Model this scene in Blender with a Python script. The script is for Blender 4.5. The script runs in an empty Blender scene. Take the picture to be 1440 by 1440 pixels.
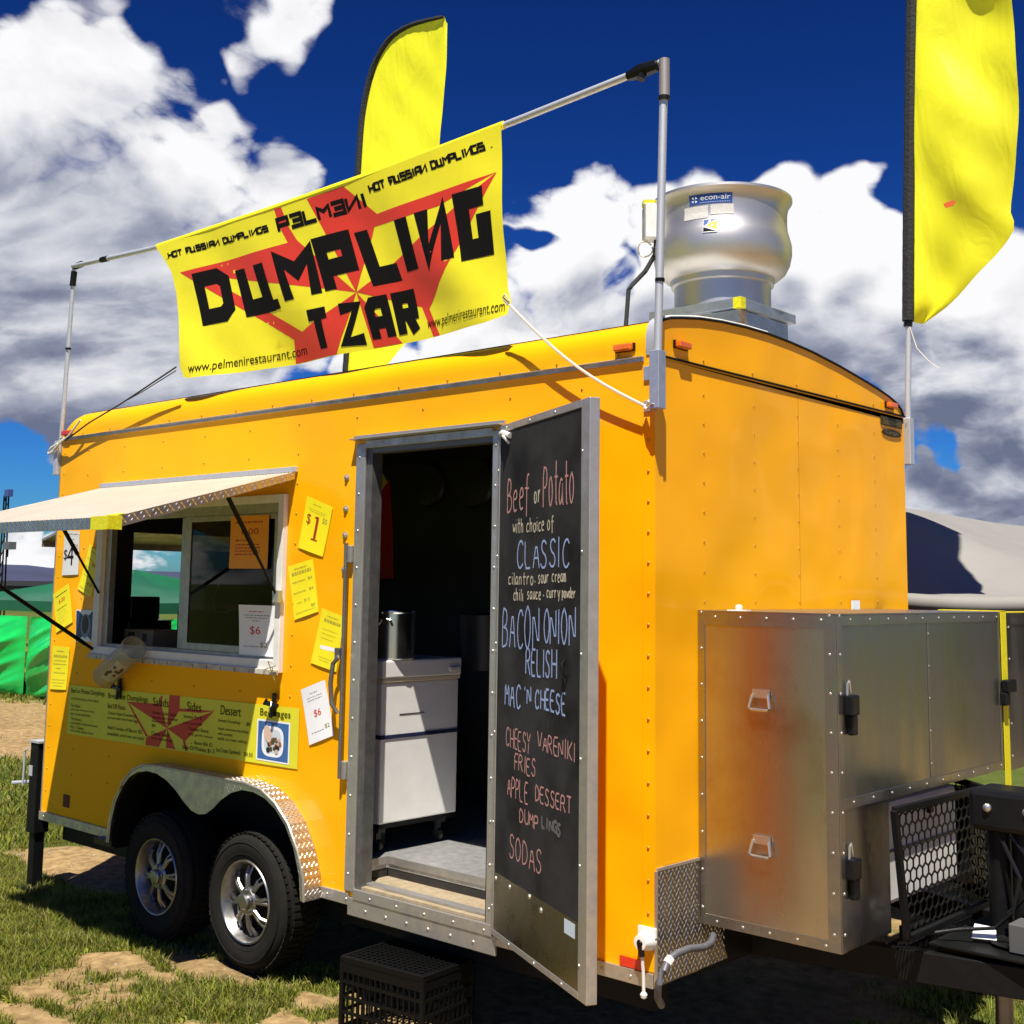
import bpy, math, random
import numpy as np
from mathutils import Vector, Matrix, noise
from mathutils.geometry import tessellate_polygon
random.seed(7)
sc = bpy.context.scene
COL = sc.collection
# ------------------------------------------------------------------ camera
cam = bpy.data.objects.new('camera', bpy.data.cameras.new('camera')); COL.objects.link(cam)
CR = Vector((0.74014473, 0.67230582, 0.01380803)); CU = Vector((0.07121788, -0.09878956, 0.99255662)); CF = Vector((-0.66866568, 0.73365217, 0.12099876))
cam.matrix_world = Matrix(((CR.x, CU.x, -CF.x, 7.1419), (CR.y, CU.y, -CF.y, -3.7493), (CR.z, CU.z, -CF.z, 1.8216), (0, 0, 0, 1)))
cam.data.sensor_width = 36; cam.data.lens = 43.685
cam.data.shift_x = 0.00125; cam.data.shift_y = -0.0737
cam.data.clip_start = 0.05; cam.data.clip_end = 20000
sc.camera = cam
# ------------------------------------------------------------------ light
SUN = Vector((0.686, -1.0, 2.62)).normalized()
sun = bpy.data.objects.new('sun', bpy.data.lights.new('sun', 'SUN')); COL.objects.link(sun)
sun.data.energy = 5.0; sun.data.angle = math.radians(0.5); sun.data.color = (1.0, 0.95, 0.86)
sun.rotation_euler = SUN.to_track_quat('Z', 'Y').to_euler()
sc.view_settings.view_transform = 'Standard'; sc.view_settings.look = 'None'
sc.view_settings.gamma = 1; sc.view_settings.use_curve_mapping = False
sc.view_settings.exposure = 0.8
sc.cycles.max_bounces = 8
W_ = bpy.data.worlds.new('World'); sc.world = W_; W_.use_nodes = True

BLOBS=[(-0.8433,0.4125,0.3445,0.0751,1),(-0.8159,0.4657,0.3426,0.0727,1),(-0.7926,0.5198,0.3189,0.0643,1),(-0.7667,0.5607,0.3126,0.0436,0.9),(-0.8626,0.427,0.2714,0.0814,1),(-0.8304,0.4909,0.2635,0.0743,1),(-0.7921,0.5479,0.2692,0.049,0.8),(-0.8762,0.4385,0.1999,0.0769,1),(-0.8433,0.5029,0.1899,0.064,1),(-0.8748,0.4643,0.1383,0.057,0.9),(-0.8049,0.5606,0.1943,0.0661,0.9),(-0.7721,0.5967,0.2188,0.0502,0.8),(-0.7187,0.5526,0.422,0.04,0.6),(-0.7432,0.5323,0.4054,0.0265,0.42),(-0.8009,0.4357,0.4107,0.03,0.35),(-0.587,0.7498,0.3053,0.0501,1),(-0.6279,0.7203,0.2948,0.0393,0.9),(-0.5497,0.7838,0.2888,0.0496,1),(-0.6216,0.7488,0.2301,0.0565,0.9),(-0.6786,0.7108,0.185,0.0571,0.9),(-0.7278,0.6638,0.1721,0.0455,0.8),(-0.4539,0.8462,0.2792,0.0499,1),(-0.4052,0.8666,0.2913,0.0408,1),(-0.3484,0.8989,0.2658,0.0438,0.7),(-0.4384,0.8715,0.2199,0.0624,1),(-0.3711,0.9091,0.1895,0.064,1),(-0.3287,0.9332,0.1451,0.057,1),(-0.5267,0.8089,0.2614,0.0438,1),(-0.3843,0.9113,0.1476,0.0352,0.9),(-0.3891,0.9179,0.0779,0.0302,0.95),(-0.3423,0.936,0.0825,0.0339,1),(-0.3594,0.9331,0.0139,0.0245,0.7),(-0.4054,0.9137,0.0295,0.0254,0.6),(-0.8835,0.4608,0.0843,0.0162,0.35),(-0.8984,0.4384,0.0275,0.0173,0.7),(-0.8825,0.4699,0.0203,0.0203,0.7),(-0.6233,0.6798,0.3864,0.1042,-1),(-0.5132,0.7698,0.3796,0.0956,-1),(-0.4194,0.8187,0.3921,0.0806,-1),(-0.6928,0.6253,0.3591,0.0608,-1),(-0.3506,0.8603,0.37,0.072,-1),(-0.7815,0.4836,0.3943,0.0362,-0.5),(-0.715,0.5859,0.3813,0.0272,-0.4),(-0.635,0.7245,0.2681,0.0158,-0.9),(-0.5947,0.7695,0.2328,0.018,-0.8),(-0.8947,0.4383,0.0858,0.0275,-0.6),(-0.3778,0.9194,0.1099,0.0161,-0.55),(-0.3578,0.9323,0.052,0.0221,-0.6),(-0.7415,0.6123,0.2743,0.0195,-0.5),(-0.8914,0.4496,0.057,0.0303,-0.6)]

def nn(t, typ, **kw):
    n = t.nodes.new(typ)
    for k, v in kw.items():
        if k == 'inp':
            for a, b in v.items(): n.inputs[a].default_value = b
        else: setattr(n, k, v)
    return n

def ngroup(name, outs):
    g = bpy.data.node_groups.new(name, 'ShaderNodeTree')
    g.interface.new_socket('Vector', in_out='INPUT', socket_type='NodeSocketVector')
    for o in outs: g.interface.new_socket(o, in_out='OUTPUT', socket_type='NodeSocketFloat')
    return g, g.nodes.new('NodeGroupInput'), g.nodes.new('NodeGroupOutput')
def mth(g, op, a, b):
    n = nn(g, 'ShaderNodeMath', operation=op)
    for i, v in enumerate((a, b)):
        if isinstance(v, (int, float)): n.inputs[i].default_value = v
        else: g.links.new(v, n.inputs[i])
    return n.outputs[0]
def flatten(g, src, add=.22):
    """clouds get wider and thinner towards the horizon"""
    L = g.links.new; sep = nn(g, 'ShaderNodeSeparateXYZ'); L(src, sep.inputs[0])
    za = mth(g, 'ADD', mth(g, 'MAXIMUM', sep.outputs[2], 0.0), add)
    sc_ = nn(g, 'ShaderNodeVectorMath', operation='SCALE'); L(src, sc_.inputs[0]); L(mth(g, 'DIVIDE', 1.0, za), sc_.inputs['Scale'])
    return sc_.outputs[0], sep.outputs[2]

def coarse_group():
    g, gi, go = ngroup('cloud_masses', ['Density']); L = g.links.new
    nrm = nn(g, 'ShaderNodeVectorMath', operation='NORMALIZE'); L(gi.outputs[0], nrm.inputs[0])
    # warp the lookup so that no mass has a clean outline
    wn = nn(g, 'ShaderNodeTexNoise', inp={'Scale': 8.0, 'Detail': 3.0, 'Roughness': .6}); L(nrm.outputs[0], wn.inputs['Vector'])
    ws = nn(g, 'ShaderNodeVectorMath', operation='SUBTRACT'); L(wn.outputs['Color'], ws.inputs[0]); ws.inputs[1].default_value = (.5, .5, .5)
    wm = nn(g, 'ShaderNodeVectorMath', operation='SCALE'); L(ws.outputs[0], wm.inputs[0]); wm.inputs['Scale'].default_value = .13
    wa = nn(g, 'ShaderNodeVectorMath', operation='ADD'); L(nrm.outputs[0], wa.inputs[0]); L(wm.outputs[0], wa.inputs[1])
    wd = nn(g, 'ShaderNodeVectorMath', operation='NORMALIZE'); L(wa.outputs[0], wd.inputs[0])
    pos = None; neg = None
    for (x, y, z, r, w) in BLOBS:
        d = nn(g, 'ShaderNodeVectorMath', operation='DOT_PRODUCT'); L(wd.outputs[0], d.inputs[0]); d.inputs[1].default_value = (x, y, z)
        m = nn(g, 'ShaderNodeMapRange', interpolation_type='SMOOTHSTEP')
        m.inputs['From Min'].default_value = math.cos(r * 1.3); m.inputs['From Max'].default_value = math.cos(r * .35)
        m.inputs['To Min'].default_value = 0; m.inputs['To Max'].default_value = abs(w)
        L(d.outputs['Value'], m.inputs['Value']); cur = pos if w > 0 else neg
        cur = m.outputs[0] if cur is None else mth(g, 'MAXIMUM', cur, m.outputs[0])
        if w > 0: pos = cur
        else: neg = cur
    fl, z = flatten(g, nrm.outputs[0], .30)
    f2 = nn(g, 'ShaderNodeTexNoise', inp={'Scale': 1.5, 'Detail': 4.0, 'Roughness': .55}); L(fl, f2.inputs['Vector'])
    s = mth(g, 'MULTIPLY', mth(g, 'SUBTRACT', f2.outputs[0], .5), 2.4)
    s = mth(g, 'ADD', s, mth(g, 'MULTIPLY', mth(g, 'SUBTRACT', .36, z), 1.5))
    s = mth(g, 'ADD', s, mth(g, 'MULTIPLY', pos, 1.60)); s = mth(g, 'SUBTRACT', s, mth(g, 'MULTIPLY', neg, 1.05))
    L(mth(g, 'SUBTRACT', s, .50), go.inputs[0]); return g

def billow_group():
    g, gi, go = ngroup('cloud_billows', ['Height']); L = g.links.new
    nrm = nn(g, 'ShaderNodeVectorMath', operation='NORMALIZE'); L(gi.outputs[0], nrm.inputs[0])
    fl, z = flatten(g, nrm.outputs[0], .42)
    r_ = nn(g, 'ShaderNodeTexNoise', inp={'Scale': 3.0, 'Detail': 5.0, 'Roughness': .58, 'Lacunarity': 2.1, 'Distortion': .35}); r_.noise_type = 'RIDGED_MULTIFRACTAL'; r_.normalize = False; r_.inputs['Offset'].default_value = 1.0; r_.inputs['Gain'].default_value = 1.6; L(fl, r_.inputs['Vector'])
    f_ = nn(g, 'ShaderNodeTexNoise', inp={'Scale': 12.0, 'Detail': 6.0, 'Roughness': .66, 'Distortion': .4}); L(fl, f_.inputs['Vector'])
    h = mth(g, 'SUBTRACT', .95, mth(g, 'MULTIPLY', r_.outputs[0], BILLOW))
    h = mth(g, 'ADD', h, mth(g, 'MULTIPLY', mth(g, 'SUBTRACT', f_.outputs[0], .5), .75))
    L(h, go.inputs[0]); return g

def build_world():
    t = W_.node_tree; t.nodes.clear(); L = t.links.new
    out = t.nodes.new('ShaderNodeOutputWorld'); bg = t.nodes.new('ShaderNodeBackground'); L(bg.outputs[0], out.inputs[0])
    bg.inputs['Strength'].default_value = 0.10
    sky = nn(t, 'ShaderNodeTexSky', sky_type='NISHITA', sun_disc=False, altitude=300, air_density=1.0, dust_density=.4, ozone_density=3.0)
    sky.sun_elevation = math.asin(SUN.z); sky.sun_rotation = math.atan2(SUN.x, SUN.y)
    # deep polarised blue
    pre = nn(t, 'ShaderNodeVectorMath', operation='SCALE'); pre.inputs['Scale'].default_value = .1; L(sky.outputs[0], pre.inputs[0])
    gm = nn(t, 'ShaderNodeGamma', inp={'Gamma': SKYGAMMA}); L(pre.outputs[0], gm.inputs[0])
    tint = nn(t, 'ShaderNodeMix', data_type='RGBA', blend_type='MULTIPLY'); tint.inputs[0].default_value = 1
    L(gm.outputs[0], tint.inputs[6]); tint.inputs[7].default_value = SKYTINT
    tc = t.nodes.new('ShaderNodeTexCoord'); V = tc.outputs['Generated']
    C_ = coarse_group(); B_ = billow_group()
    def off(o):
        n = nn(t, 'ShaderNodeVectorMath', operation='ADD'); L(V, n.inputs[0]); n.inputs[1].default_value = o; return n.outputs[0]
    def grp(G_, src):
        n = nn(t, 'ShaderNodeGroup', node_tree=G_); L(src, n.inputs[0]); return n.outputs[0]
    c1 = grp(C_, V); c2 = grp(C_, off((.02, -.03, .075))); b1 = grp(B_, V); b2 = grp(B_, off((.012, -.010, .022)))
    dens = mth(t, 'ADD', c1, b1)
    al = nn(t, 'ShaderNodeMapRange', interpolation_type='SMOOTHSTEP', inp={'From Min': -.06, 'From Max': .50}); L(dens, al.inputs[0])
    thick = mth(t, 'ADD', mth(t, 'MULTIPLY', c2, .85), mth(t, 'MULTIPLY', b2, .40))
    relief = mth(t, 'MULTIPLY', mth(t, 'SUBTRACT', b2, b1), .80)
    th = nn(t, 'ShaderNodeMapRange', inp={'From Min': -.70, 'From Max': 1.75}); L(mth(t, 'ADD', thick, relief), th.inputs[0])
    cr = t.nodes.new('ShaderNodeValToRGB'); L(th.outputs[0], cr.inputs[0])
    e = cr.color_ramp.elements
    e[0].position = 0; e[0].color = (5.6, 5.6, 5.7, 1); e[1].position = 1; e[1].color = (.85, 1.0, 1.55, 1)
    for p, c in ((.22, (4.95, 4.95, 5.1)), (.40, (4.0, 4.05, 4.35)), (.514, (3.3, 3.4, 3.8)), (.688, (2.05, 2.2, 2.75)), (.847, (1.30, 1.45, 2.0))):
        x = e.new(p); x.color = (*c, 1)
    mx = nn(t, 'ShaderNodeMix', data_type='RGBA'); L(al.outputs[0], mx.inputs[0]); L(tint.outputs[2], mx.inputs[6]); L(cr.outputs[0], mx.inputs[7])
    L(mx.outputs[2], bg.inputs[0])
SKYGAMMA = 2.0; BILLOW = .75
SKYTINT = (1.9, 4.7, 8.4, 1)
build_world()

# ------------------------------------------------------------------ materials
def mat(name, col, rough=.5, metal=0.0, var=0.0, vscale=6.0, bump=0.0, bscale=40.0, coat=0.0, col2=None, spec=.5, wave=None, trans=0.0, emit=None, rvar=0.0, streak=False):
    m = bpy.data.materials.new(name); m.use_nodes = True; t = m.node_tree; L = t.links.new
    b = t.nodes['Principled BSDF']
    b.inputs['Base Color'].default_value = (*col, 1); b.inputs['Roughness'].default_value = rough; b.inputs['Metallic'].default_value = metal
    b.inputs['Specular IOR Level'].default_value = spec; b.inputs['Coat Weight'].default_value = coat; b.inputs['Coat Roughness'].default_value = .06
    b.inputs['Transmission Weight'].default_value = trans
    geo = t.nodes.new('ShaderNodeNewGeometry'); P = geo.outputs['Position']
    if streak:
        ms = nn(t, 'ShaderNodeVectorMath', operation='MULTIPLY'); ms.inputs[1].default_value = (1, 1, .12); L(P, ms.inputs[0]); PV = ms.outputs[0]
    else: PV = P
    if var or rvar:
        n = nn(t, 'ShaderNodeTexNoise', inp={'Scale': vscale, 'Detail': 5.0, 'Roughness': .6}); L(PV, n.inputs['Vector'])
        r = nn(t, 'ShaderNodeMapRange', inp={'From Min': .3, 'From Max': .7}); L(n.outputs[0], r.inputs[0])
        if var:
            c2 = col2 if col2 else tuple(c * (1 - var) for c in col)
            mx = nn(t, 'ShaderNodeMix', data_type='RGBA'); mx.inputs[6].default_value = (*col, 1); mx.inputs[7].default_value = (*c2, 1)
            if col2:
                k = nn(t, 'ShaderNodeMath', operation='MULTIPLY', inp={1: var}); L(r.outputs[0], k.inputs[0]); L(k.outputs[0], mx.inputs[0])
            else: L(r.outputs[0], mx.inputs[0])
            L(mx.outputs[2], b.inputs['Base Color'])
        if rvar:
            k = nn(t, 'ShaderNodeMapRange', inp={'To Min': max(0.02, rough - rvar), 'To Max': rough + rvar}); L(r.outputs[0], k.inputs[0]); L(k.outputs[0], b.inputs['Roughness'])
    prev = None
    if wave:
        n = nn(t, 'ShaderNodeTexNoise', inp={'Scale': wave[0], 'Detail': 1.5, 'Roughness': .4}); L(P, n.inputs['Vector'])
        bp = nn(t, 'ShaderNodeBump', inp={'Strength': wave[1], 'Distance': wave[2]}); L(n.outputs[0], bp.inputs['Height']); prev = bp
    if bump:
        n = nn(t, 'ShaderNodeTexNoise', inp={'Scale': bscale, 'Detail': 4.0, 'Roughness': .6}); L(PV, n.inputs['Vector'])
        bp = nn(t, 'ShaderNodeBump', inp={'Strength': bump, 'Distance': .01}); L(n.outputs[0], bp.inputs['Height'])
        if prev: L(prev.outputs[0], bp.inputs['Normal'])
        prev = bp
    if prev:
        L(prev.outputs[0], b.inputs['Normal'])
        if coat: L(prev.outputs[0], b.inputs['Coat Normal'])
    return m

ORG = mat('yellow_orange_trailer_paint', (.90, .41, .002), .42, var=.16, vscale=3.5, coat=.24, spec=.06, streak=True, wave=(1.7, .60, .07), col2=(.88, .34, .002), rvar=.06)
ALU = mat('weathered_aluminium_trim', (.60, .57, .52), .45, .8, var=.35, vscale=14, bump=.05, bscale=90, rvar=.12)
ALUB = mat('mill_finish_aluminium_sheet', (.42, .40, .37), .33, 1.0, var=.38, vscale=3, rvar=.14, wave=(2.0, .25, .03), streak=True)
GALV = mat('galvanised_tube', (.66, .67, .68), .5, .6, var=.2, vscale=30, rvar=.08)
SPUN = mat('spun_aluminium', (.62, .60, .57), .44, .9, var=.10, vscale=5, rvar=.04)
CURB = mat('galvanised_curb_sheet', (.42, .47, .56), .42, .8, var=.3, vscale=20)
TREAD = mat('diamond_tread_plate', (.66, .63, .58), .40, 1.0, var=.3, vscale=18, rvar=.1)
WHT = mat('white_powder_coat', (.74, .72, .68), .45, var=.15, vscale=12)
WHTF = mat('white_freezer_enamel', (.80, .78, .74), .35, var=.10, vscale=9, coat=.2)
PAPW = mat('white_paper', (.80, .80, .80), .55, var=.06)
PAPY = mat('yellow_paper', (.86, .74, .010), .5, var=.08, vscale=9)
PAPO = mat('orange_paper', (.78, .30, .01), .5, var=.08, vscale=9)
INKB = mat('black_print', (.008, .007, .006), .7, spec=.12)
INKR = mat('dark_red_print', (.34, .02, .015), .5)
INKG = mat('grey_print', (.28, .26, .05), .6)
INKW = mat('white_print', (.8, .8, .8), .5)
RED = mat('red_print', (.62, .03, .012), .5)
BLUE = mat('blue_print', (.02, .07, .28), .4)
CHALKBOARD = mat('chalkboard_black', (.008, .008, .008), .7, spec=.15, var=.9, vscale=4, col2=(.045, .045, .045), rvar=.08)
CHK_R = mat('pink_chalk', (.62, .32, .28), .9, var=.5, vscale=160)
CHK_B = mat('blue_chalk', (.38, .50, .82), .9, var=.5, vscale=160)
CHK_Y = mat('cream_chalk', (.74, .66, .48), .9, var=.5, vscale=160)
CHK_F = mat('smudged_chalk', (.15, .15, .15), .9, var=.6, vscale=90)
STEEL_D = mat('kick_plate_steel', (.30, .27, .22), .30, 1.0, var=.3, vscale=8, rvar=.1, wave=(3, .3, .02))
BLKP = mat('black_plastic', (.007, .007, .008), .35, spec=.3, var=.3, vscale=30)
BLKS = mat('black_painted_steel', (.006, .006, .006), .55, .0, spec=.18, var=.4, vscale=25, bump=.05)
BLKC = mat('black_crate_plastic', (.003, .003, .003), .5, spec=.15)
RUB = mat('tyre_rubber', (.011, .011, .010), .85, spec=.12, var=.5, vscale=25, col2=(.022, .019, .014), bump=.1, bscale=80)
RIMM = mat('cast_alloy_rim', (.36, .35, .33), .40, 1.0, var=.3, vscale=30, rvar=.1)
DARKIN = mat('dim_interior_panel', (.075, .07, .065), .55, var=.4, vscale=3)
INMET = mat('interior_stainless', (.16, .15, .14), .4, .6, var=.4, vscale=5)
FLOORM = mat('aluminium_floor_plate', (.62, .62, .60), .42, .7, var=.35, vscale=25, bump=.25, bscale=70)
WOODT = mat('dusty_threshold', (.34, .27, .17), .8, var=.5, vscale=30, col2=(.12, .08, .04), bump=.3)
AMB = mat('amber_lens', (.80, .16, .01), .25, var=.2, vscale=60, coat=.4)
REDL = mat('red_lens', (.65, .03, .01), .25, var=.2, vscale=60, coat=.4)
BANY = mat('banner_yellow_vinyl', (.90, .80, .015), .45, var=.08, vscale=8)
BANR = mat('banner_red_vinyl', (.72, .045, .015), .42, var=.08, vscale=8)
BANK = mat('banner_black_vinyl', (.006, .005, .004), .7, spec=.12)
ROPE = mat('white_rope', (.62, .56, .44), .8)
ROPEB = mat('black_cord', (.02, .02, .02), .8)
ROOFW = mat('white_roof_coating', (.70, .68, .64), .7, var=.3, vscale=15, bump=.2)
GRN = mat('bright_green_vinyl', (.012, .52, .085), .24, var=.25, vscale=2, coat=.3)
GRND = mat('dark_green_canopy', (.010, .11, .045), .38, var=.3, vscale=2)
GRNL = mat('green_tent_roof', (.04, .30, .13), .5, var=.2, vscale=2)
TENTG = mat('pale_grey_tent_fabric', (.245, .232, .21), .6, var=.12, vscale=3, wave=(.9, .5, .2))
CARDB = mat('brown_cardboard', (.22, .17, .11), .85, var=.2)
YTAPE = mat('yellow_tape', (.75, .70, .01), .5, var=.35, vscale=70)
YSTRAP = mat('yellow_strap', (.82, .72, .008), .55, var=.2, vscale=60)
REDBRD = mat('red_plastic_board', (.55, .02, .012), .45, var=.2)
DKHILL = mat('haze_blue_hills', (.03, .036, .085), .95, var=.4, vscale=.002)  # blue of aerial haze is put into the hill colour
DKB = mat('dark_tin_building', (.05, .05, .06), .8, var=.3, vscale=.3)

def cloth_mat(name, col, tr=.35):
    m = bpy.data.materials.new(name); m.use_nodes = True; t = m.node_tree; L = t.links.new
    b = t.nodes['Principled BSDF']; b.inputs['Base Color'].default_value = (*col, 1); b.inputs['Roughness'].default_value = .55
    tl = t.nodes.new('ShaderNodeBsdfTranslucent'); tl.inputs[0].default_value = (*col, 1)
    geo = t.nodes.new('ShaderNodeNewGeometry')
    n = nn(t, 'ShaderNodeTexNoise', inp={'Scale': 3.6, 'Detail': 4.0, 'Distortion': .8})
    mp = nn(t, 'ShaderNodeMapping'); mp.inputs['Rotation'].default_value = (0, math.radians(40), 0); mp.inputs['Scale'].default_value = (2.2, 1, .7)
    L(geo.outputs['Position'], mp.inputs[0]); L(mp.outputs[0], n.inputs['Vector'])
    bp = nn(t, 'ShaderNodeBump', inp={'Strength': .30, 'Distance': .03}); L(n.outputs[0], bp.inputs['Height'])
    L(bp.outputs[0], b.inputs['Normal']); L(bp.outputs[0], tl.inputs['Normal'])
    mx = t.nodes.new('ShaderNodeMixShader'); mx.inputs[0].default_value = tr
    L(b.outputs[0], mx.inputs[1]); L(tl.outputs[0], mx.inputs[2]); L(mx.outputs[0], t.nodes['Material Output'].inputs[0])
    return m
FLAGY = cloth_mat('yellow_flag_polyester', (.97, .93, .015), .16)

def glass_mat(name, tint, ior=1.5):
    m = bpy.data.materials.new(name); m.use_nodes = True; t = m.node_tree; L = t.links.new
    t.nodes.remove(t.nodes['Principled BSDF'])
    tr = t.nodes.new('ShaderNodeBsdfTransparent'); tr.inputs[0].default_value = (*tint, 1)
    gl = t.nodes.new('ShaderNodeBsdfGlossy'); gl.inputs['Roughness'].default_value = .02
    fr = t.nodes.new('ShaderNodeFresnel'); fr.inputs[0].default_value = ior
    mx = t.nodes.new('ShaderNodeMixShader'); L(fr.outputs[0], mx.inputs[0]); L(tr.outputs[0], mx.inputs[1]); L(gl.outputs[0], mx.inputs[2])
    L(mx.outputs[0], t.nodes['Material Output'].inputs[0])
    return m
GLASS = glass_mat('window_glass', (.80, .80, .80))
SCREEN = glass_mat('dusty_window_glass', (.50, .49, .47), 1.17)
def jar_mat():
    m = bpy.data.materials.new('cloudy_clear_plastic'); m.use_nodes = True; t = m.node_tree; L = t.links.new
    b = t.nodes['Principled BSDF']; b.inputs['Base Color'].default_value = (.55, .52, .42, 1); b.inputs['Roughness'].default_value = .25
    tr = t.nodes.new('ShaderNodeBsdfTransparent'); tr.inputs[0].default_value = (.8, .78, .7, 1)
    mx = t.nodes.new('ShaderNodeMixShader'); mx.inputs[0].default_value = .38
    L(tr.outputs[0], mx.inputs[1]); L(b.outputs[0], mx.inputs[2]); L(mx.outputs[0], t.nodes['Material Output'].inputs[0]); return m
JAR = jar_mat()

# rust-brown patches in the colour stand in for reflections on the storage box side
def add_rusty_reflection(m, c, lo, hi, sc_=2.5):
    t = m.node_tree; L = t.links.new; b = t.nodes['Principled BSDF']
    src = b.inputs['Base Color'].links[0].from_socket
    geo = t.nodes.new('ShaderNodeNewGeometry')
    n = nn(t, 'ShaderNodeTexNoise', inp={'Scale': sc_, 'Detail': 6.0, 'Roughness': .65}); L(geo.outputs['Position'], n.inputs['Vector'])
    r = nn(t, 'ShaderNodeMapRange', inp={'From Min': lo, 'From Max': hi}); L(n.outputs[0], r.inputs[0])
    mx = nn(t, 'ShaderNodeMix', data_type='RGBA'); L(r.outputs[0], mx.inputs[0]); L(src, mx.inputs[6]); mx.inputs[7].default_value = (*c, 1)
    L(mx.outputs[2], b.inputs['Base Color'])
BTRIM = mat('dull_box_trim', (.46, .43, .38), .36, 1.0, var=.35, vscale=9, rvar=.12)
BOXM = mat('rusty_reflection_aluminium', (.56, .51, .44), .32, 1.0, var=.2, vscale=4, rvar=.08, wave=(1.6, .30, .03), streak=True)
add_rusty_reflection(BOXM, (.42, .25, .14), .50, .78)

# ------------------------------------------------------------------ mesh helpers
class MB:
    def __init__(s): s.v = []; s.f = []; s.m = []; s.k = 0
    def add(s, vs, fs):
        o = len(s.v); s.v.extend([tuple(v) for v in vs])
        for f in fs: s.f.append(tuple(o + i for i in f)); s.m.append(s.k)
    def box(s, x0, x1, y0, y1, z0, z1):
        s.add([(x, y, z) for x in (x0, x1) for y in (y0, y1) for z in (z0, z1)],
              [(0, 1, 3, 2), (4, 6, 7, 5), (0, 4, 5, 1), (2, 3, 7, 6), (0, 2, 6, 4), (1, 5, 7, 3)]); return s
    def obox(s, c, ax, ay, az):
        c, ax, ay, az = map(Vector, (c, ax, ay, az))
        s.add([c + ax * i + ay * j + az * k for i in (-1, 1) for j in (-1, 1) for k in (-1, 1)],
              [(0, 1, 3, 2), (4, 6, 7, 5), (0, 4, 5, 1), (2, 3, 7, 6), (0, 2, 6, 4), (1, 5, 7, 3)]); return s
    def bar(s, a, b, w, h=None, up=(0, 0, 1)):
        a, b = Vector(a), Vector(b); d = b - a; l = d.length; d.normalize()
        u = Vector(up); sd = d.cross(u)
        if sd.length < 1e-4: sd = d.cross(Vector((1, 0, 0)))
        sd.normalize(); u = sd.cross(d)
        return s.obox((a + b) / 2, d * l / 2, sd * w / 2, u * (h or w) / 2)
    def tube(s, pts, r, n=10, cap=True):
        pts = [Vector(p) for p in pts]; rings = []
        ref = Vector((0.3, 0.5, 0.81)).normalized()
        for i, p in enumerate(pts):
            d = (pts[min(i + 1, len(pts) - 1)] - pts[max(i - 1, 0)]).normalized()
            a = d.cross(ref).normalized(); b = d.cross(a)
            rr = r[i] if isinstance(r, (list, tuple)) else r
            rings.append([p + (a * math.cos(2 * math.pi * k / n) + b * math.sin(2 * math.pi * k / n)) * rr for k in range(n)])
        vs = [v for R in rings for v in R]; fs = []
        for i in range(len(pts) - 1):
            for k in range(n):
                fs.append((i * n + k, i * n + (k + 1) % n, (i + 1) * n + (k + 1) % n, (i + 1) * n + k))
        if cap: fs.append(tuple(reversed(range(n)))); fs.append(tuple((len(pts) - 1) * n + k for k in range(n)))
        s.add(vs, fs); return s
    def lathe(s, c, prof, n=48, axis='z', cap=False, a0=0, a1=2 * math.pi):
        full = abs(a1 - a0 - 2 * math.pi) < 1e-6
        vs = []; m = n if full else n + 1
        for r, h in prof:
            for k in range(m):
                a = a0 + (a1 - a0) * k / n
                p = (r * math.cos(a), r * math.sin(a), h)
                if axis == 'y': p = (p[0], p[2], p[1])
                elif axis == 'x': p = (p[2], p[0], p[1])
                vs.append((c[0] + p[0], c[1] + p[1], c[2] + p[2]))
        fs = []
        for i in range(len(prof) - 1):
            for k in range(n):
                k2 = (k + 1) % m
                fs.append((i * m + k, i * m + k2, (i + 1) * m + k2, (i + 1) * m + k))
        if cap: fs.append(tuple(range(m)))
        s.add(vs, fs); return s
    def rivet(s, p, nrm, r=.006, h=.004):
        p, nrm = Vector(p), Vector(nrm).normalized(); a = nrm.orthogonal().normalized(); b = nrm.cross(a); vs = []
        for rr, hh in ((1, 0), (.7, .75)):
            for k in range(7): vs.append(p + (a * math.cos(k * 2 * math.pi / 7) + b * math.sin(k * 2 * math.pi / 7)) * r * rr + nrm * h * hh)
        vs.append(p + nrm * h)
        s.add(vs, [(k, (k + 1) % 7, 7 + (k + 1) % 7, 7 + k) for k in range(7)] + [(7 + k, 7 + (k + 1) % 7, 14) for k in range(7)]); return s
    def plate(s, outer, fn, t=0.0, holes=(), nrm=None):
        """outline(s) in 2D, mapped to 3D by fn(u,v); thickness t along nrm"""
        loops = [[Vector((p[0], p[1], 0)) for p in outer]] + [[Vector((p[0], p[1], 0)) for p in h] for h in holes]
        tris = tessellate_polygon(loops); flat = [p for l in loops for p in l]
        base = [Vector(fn(p.x, p.y)) for p in flat]; n = len(base)
        if t == 0: s.add(base, [tuple(x) for x in tris]); return s
        nv = Vector(nrm) * t
        vs = base + [b + nv for b in base]; fs = [tuple(x) for x in tris] + [tuple(n + i for i in reversed(x)) for x in tris]
        o = 0
        for l in loops:
            m = len(l)
            for i in range(m): a, b = o + i, o + (i + 1) % m; fs.append((a, b, n + b, n + a))
            o += m
        s.add(vs, fs); return s
    def obj(s, name, mats, parent=None, smooth=False, bevel=0, fix=True, **props):
        me = bpy.data.meshes.new(name); me.from_pydata([tuple(v) for v in s.v], [], s.f)
        if not isinstance(mats, (list, tuple)): mats = [mats]
        for m in mats: me.materials.append(m)
        if len(mats) > 1: me.polygons.foreach_set('material_index', s.m)
        if fix:
            import bmesh
            bm = bmesh.new(); bm.from_mesh(me); bmesh.ops.recalc_face_normals(bm, faces=bm.faces); bm.to_mesh(me); bm.free()
        if smooth:
            me.shade_smooth(); me.set_sharp_from_angle(angle=math.radians(38))
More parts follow.
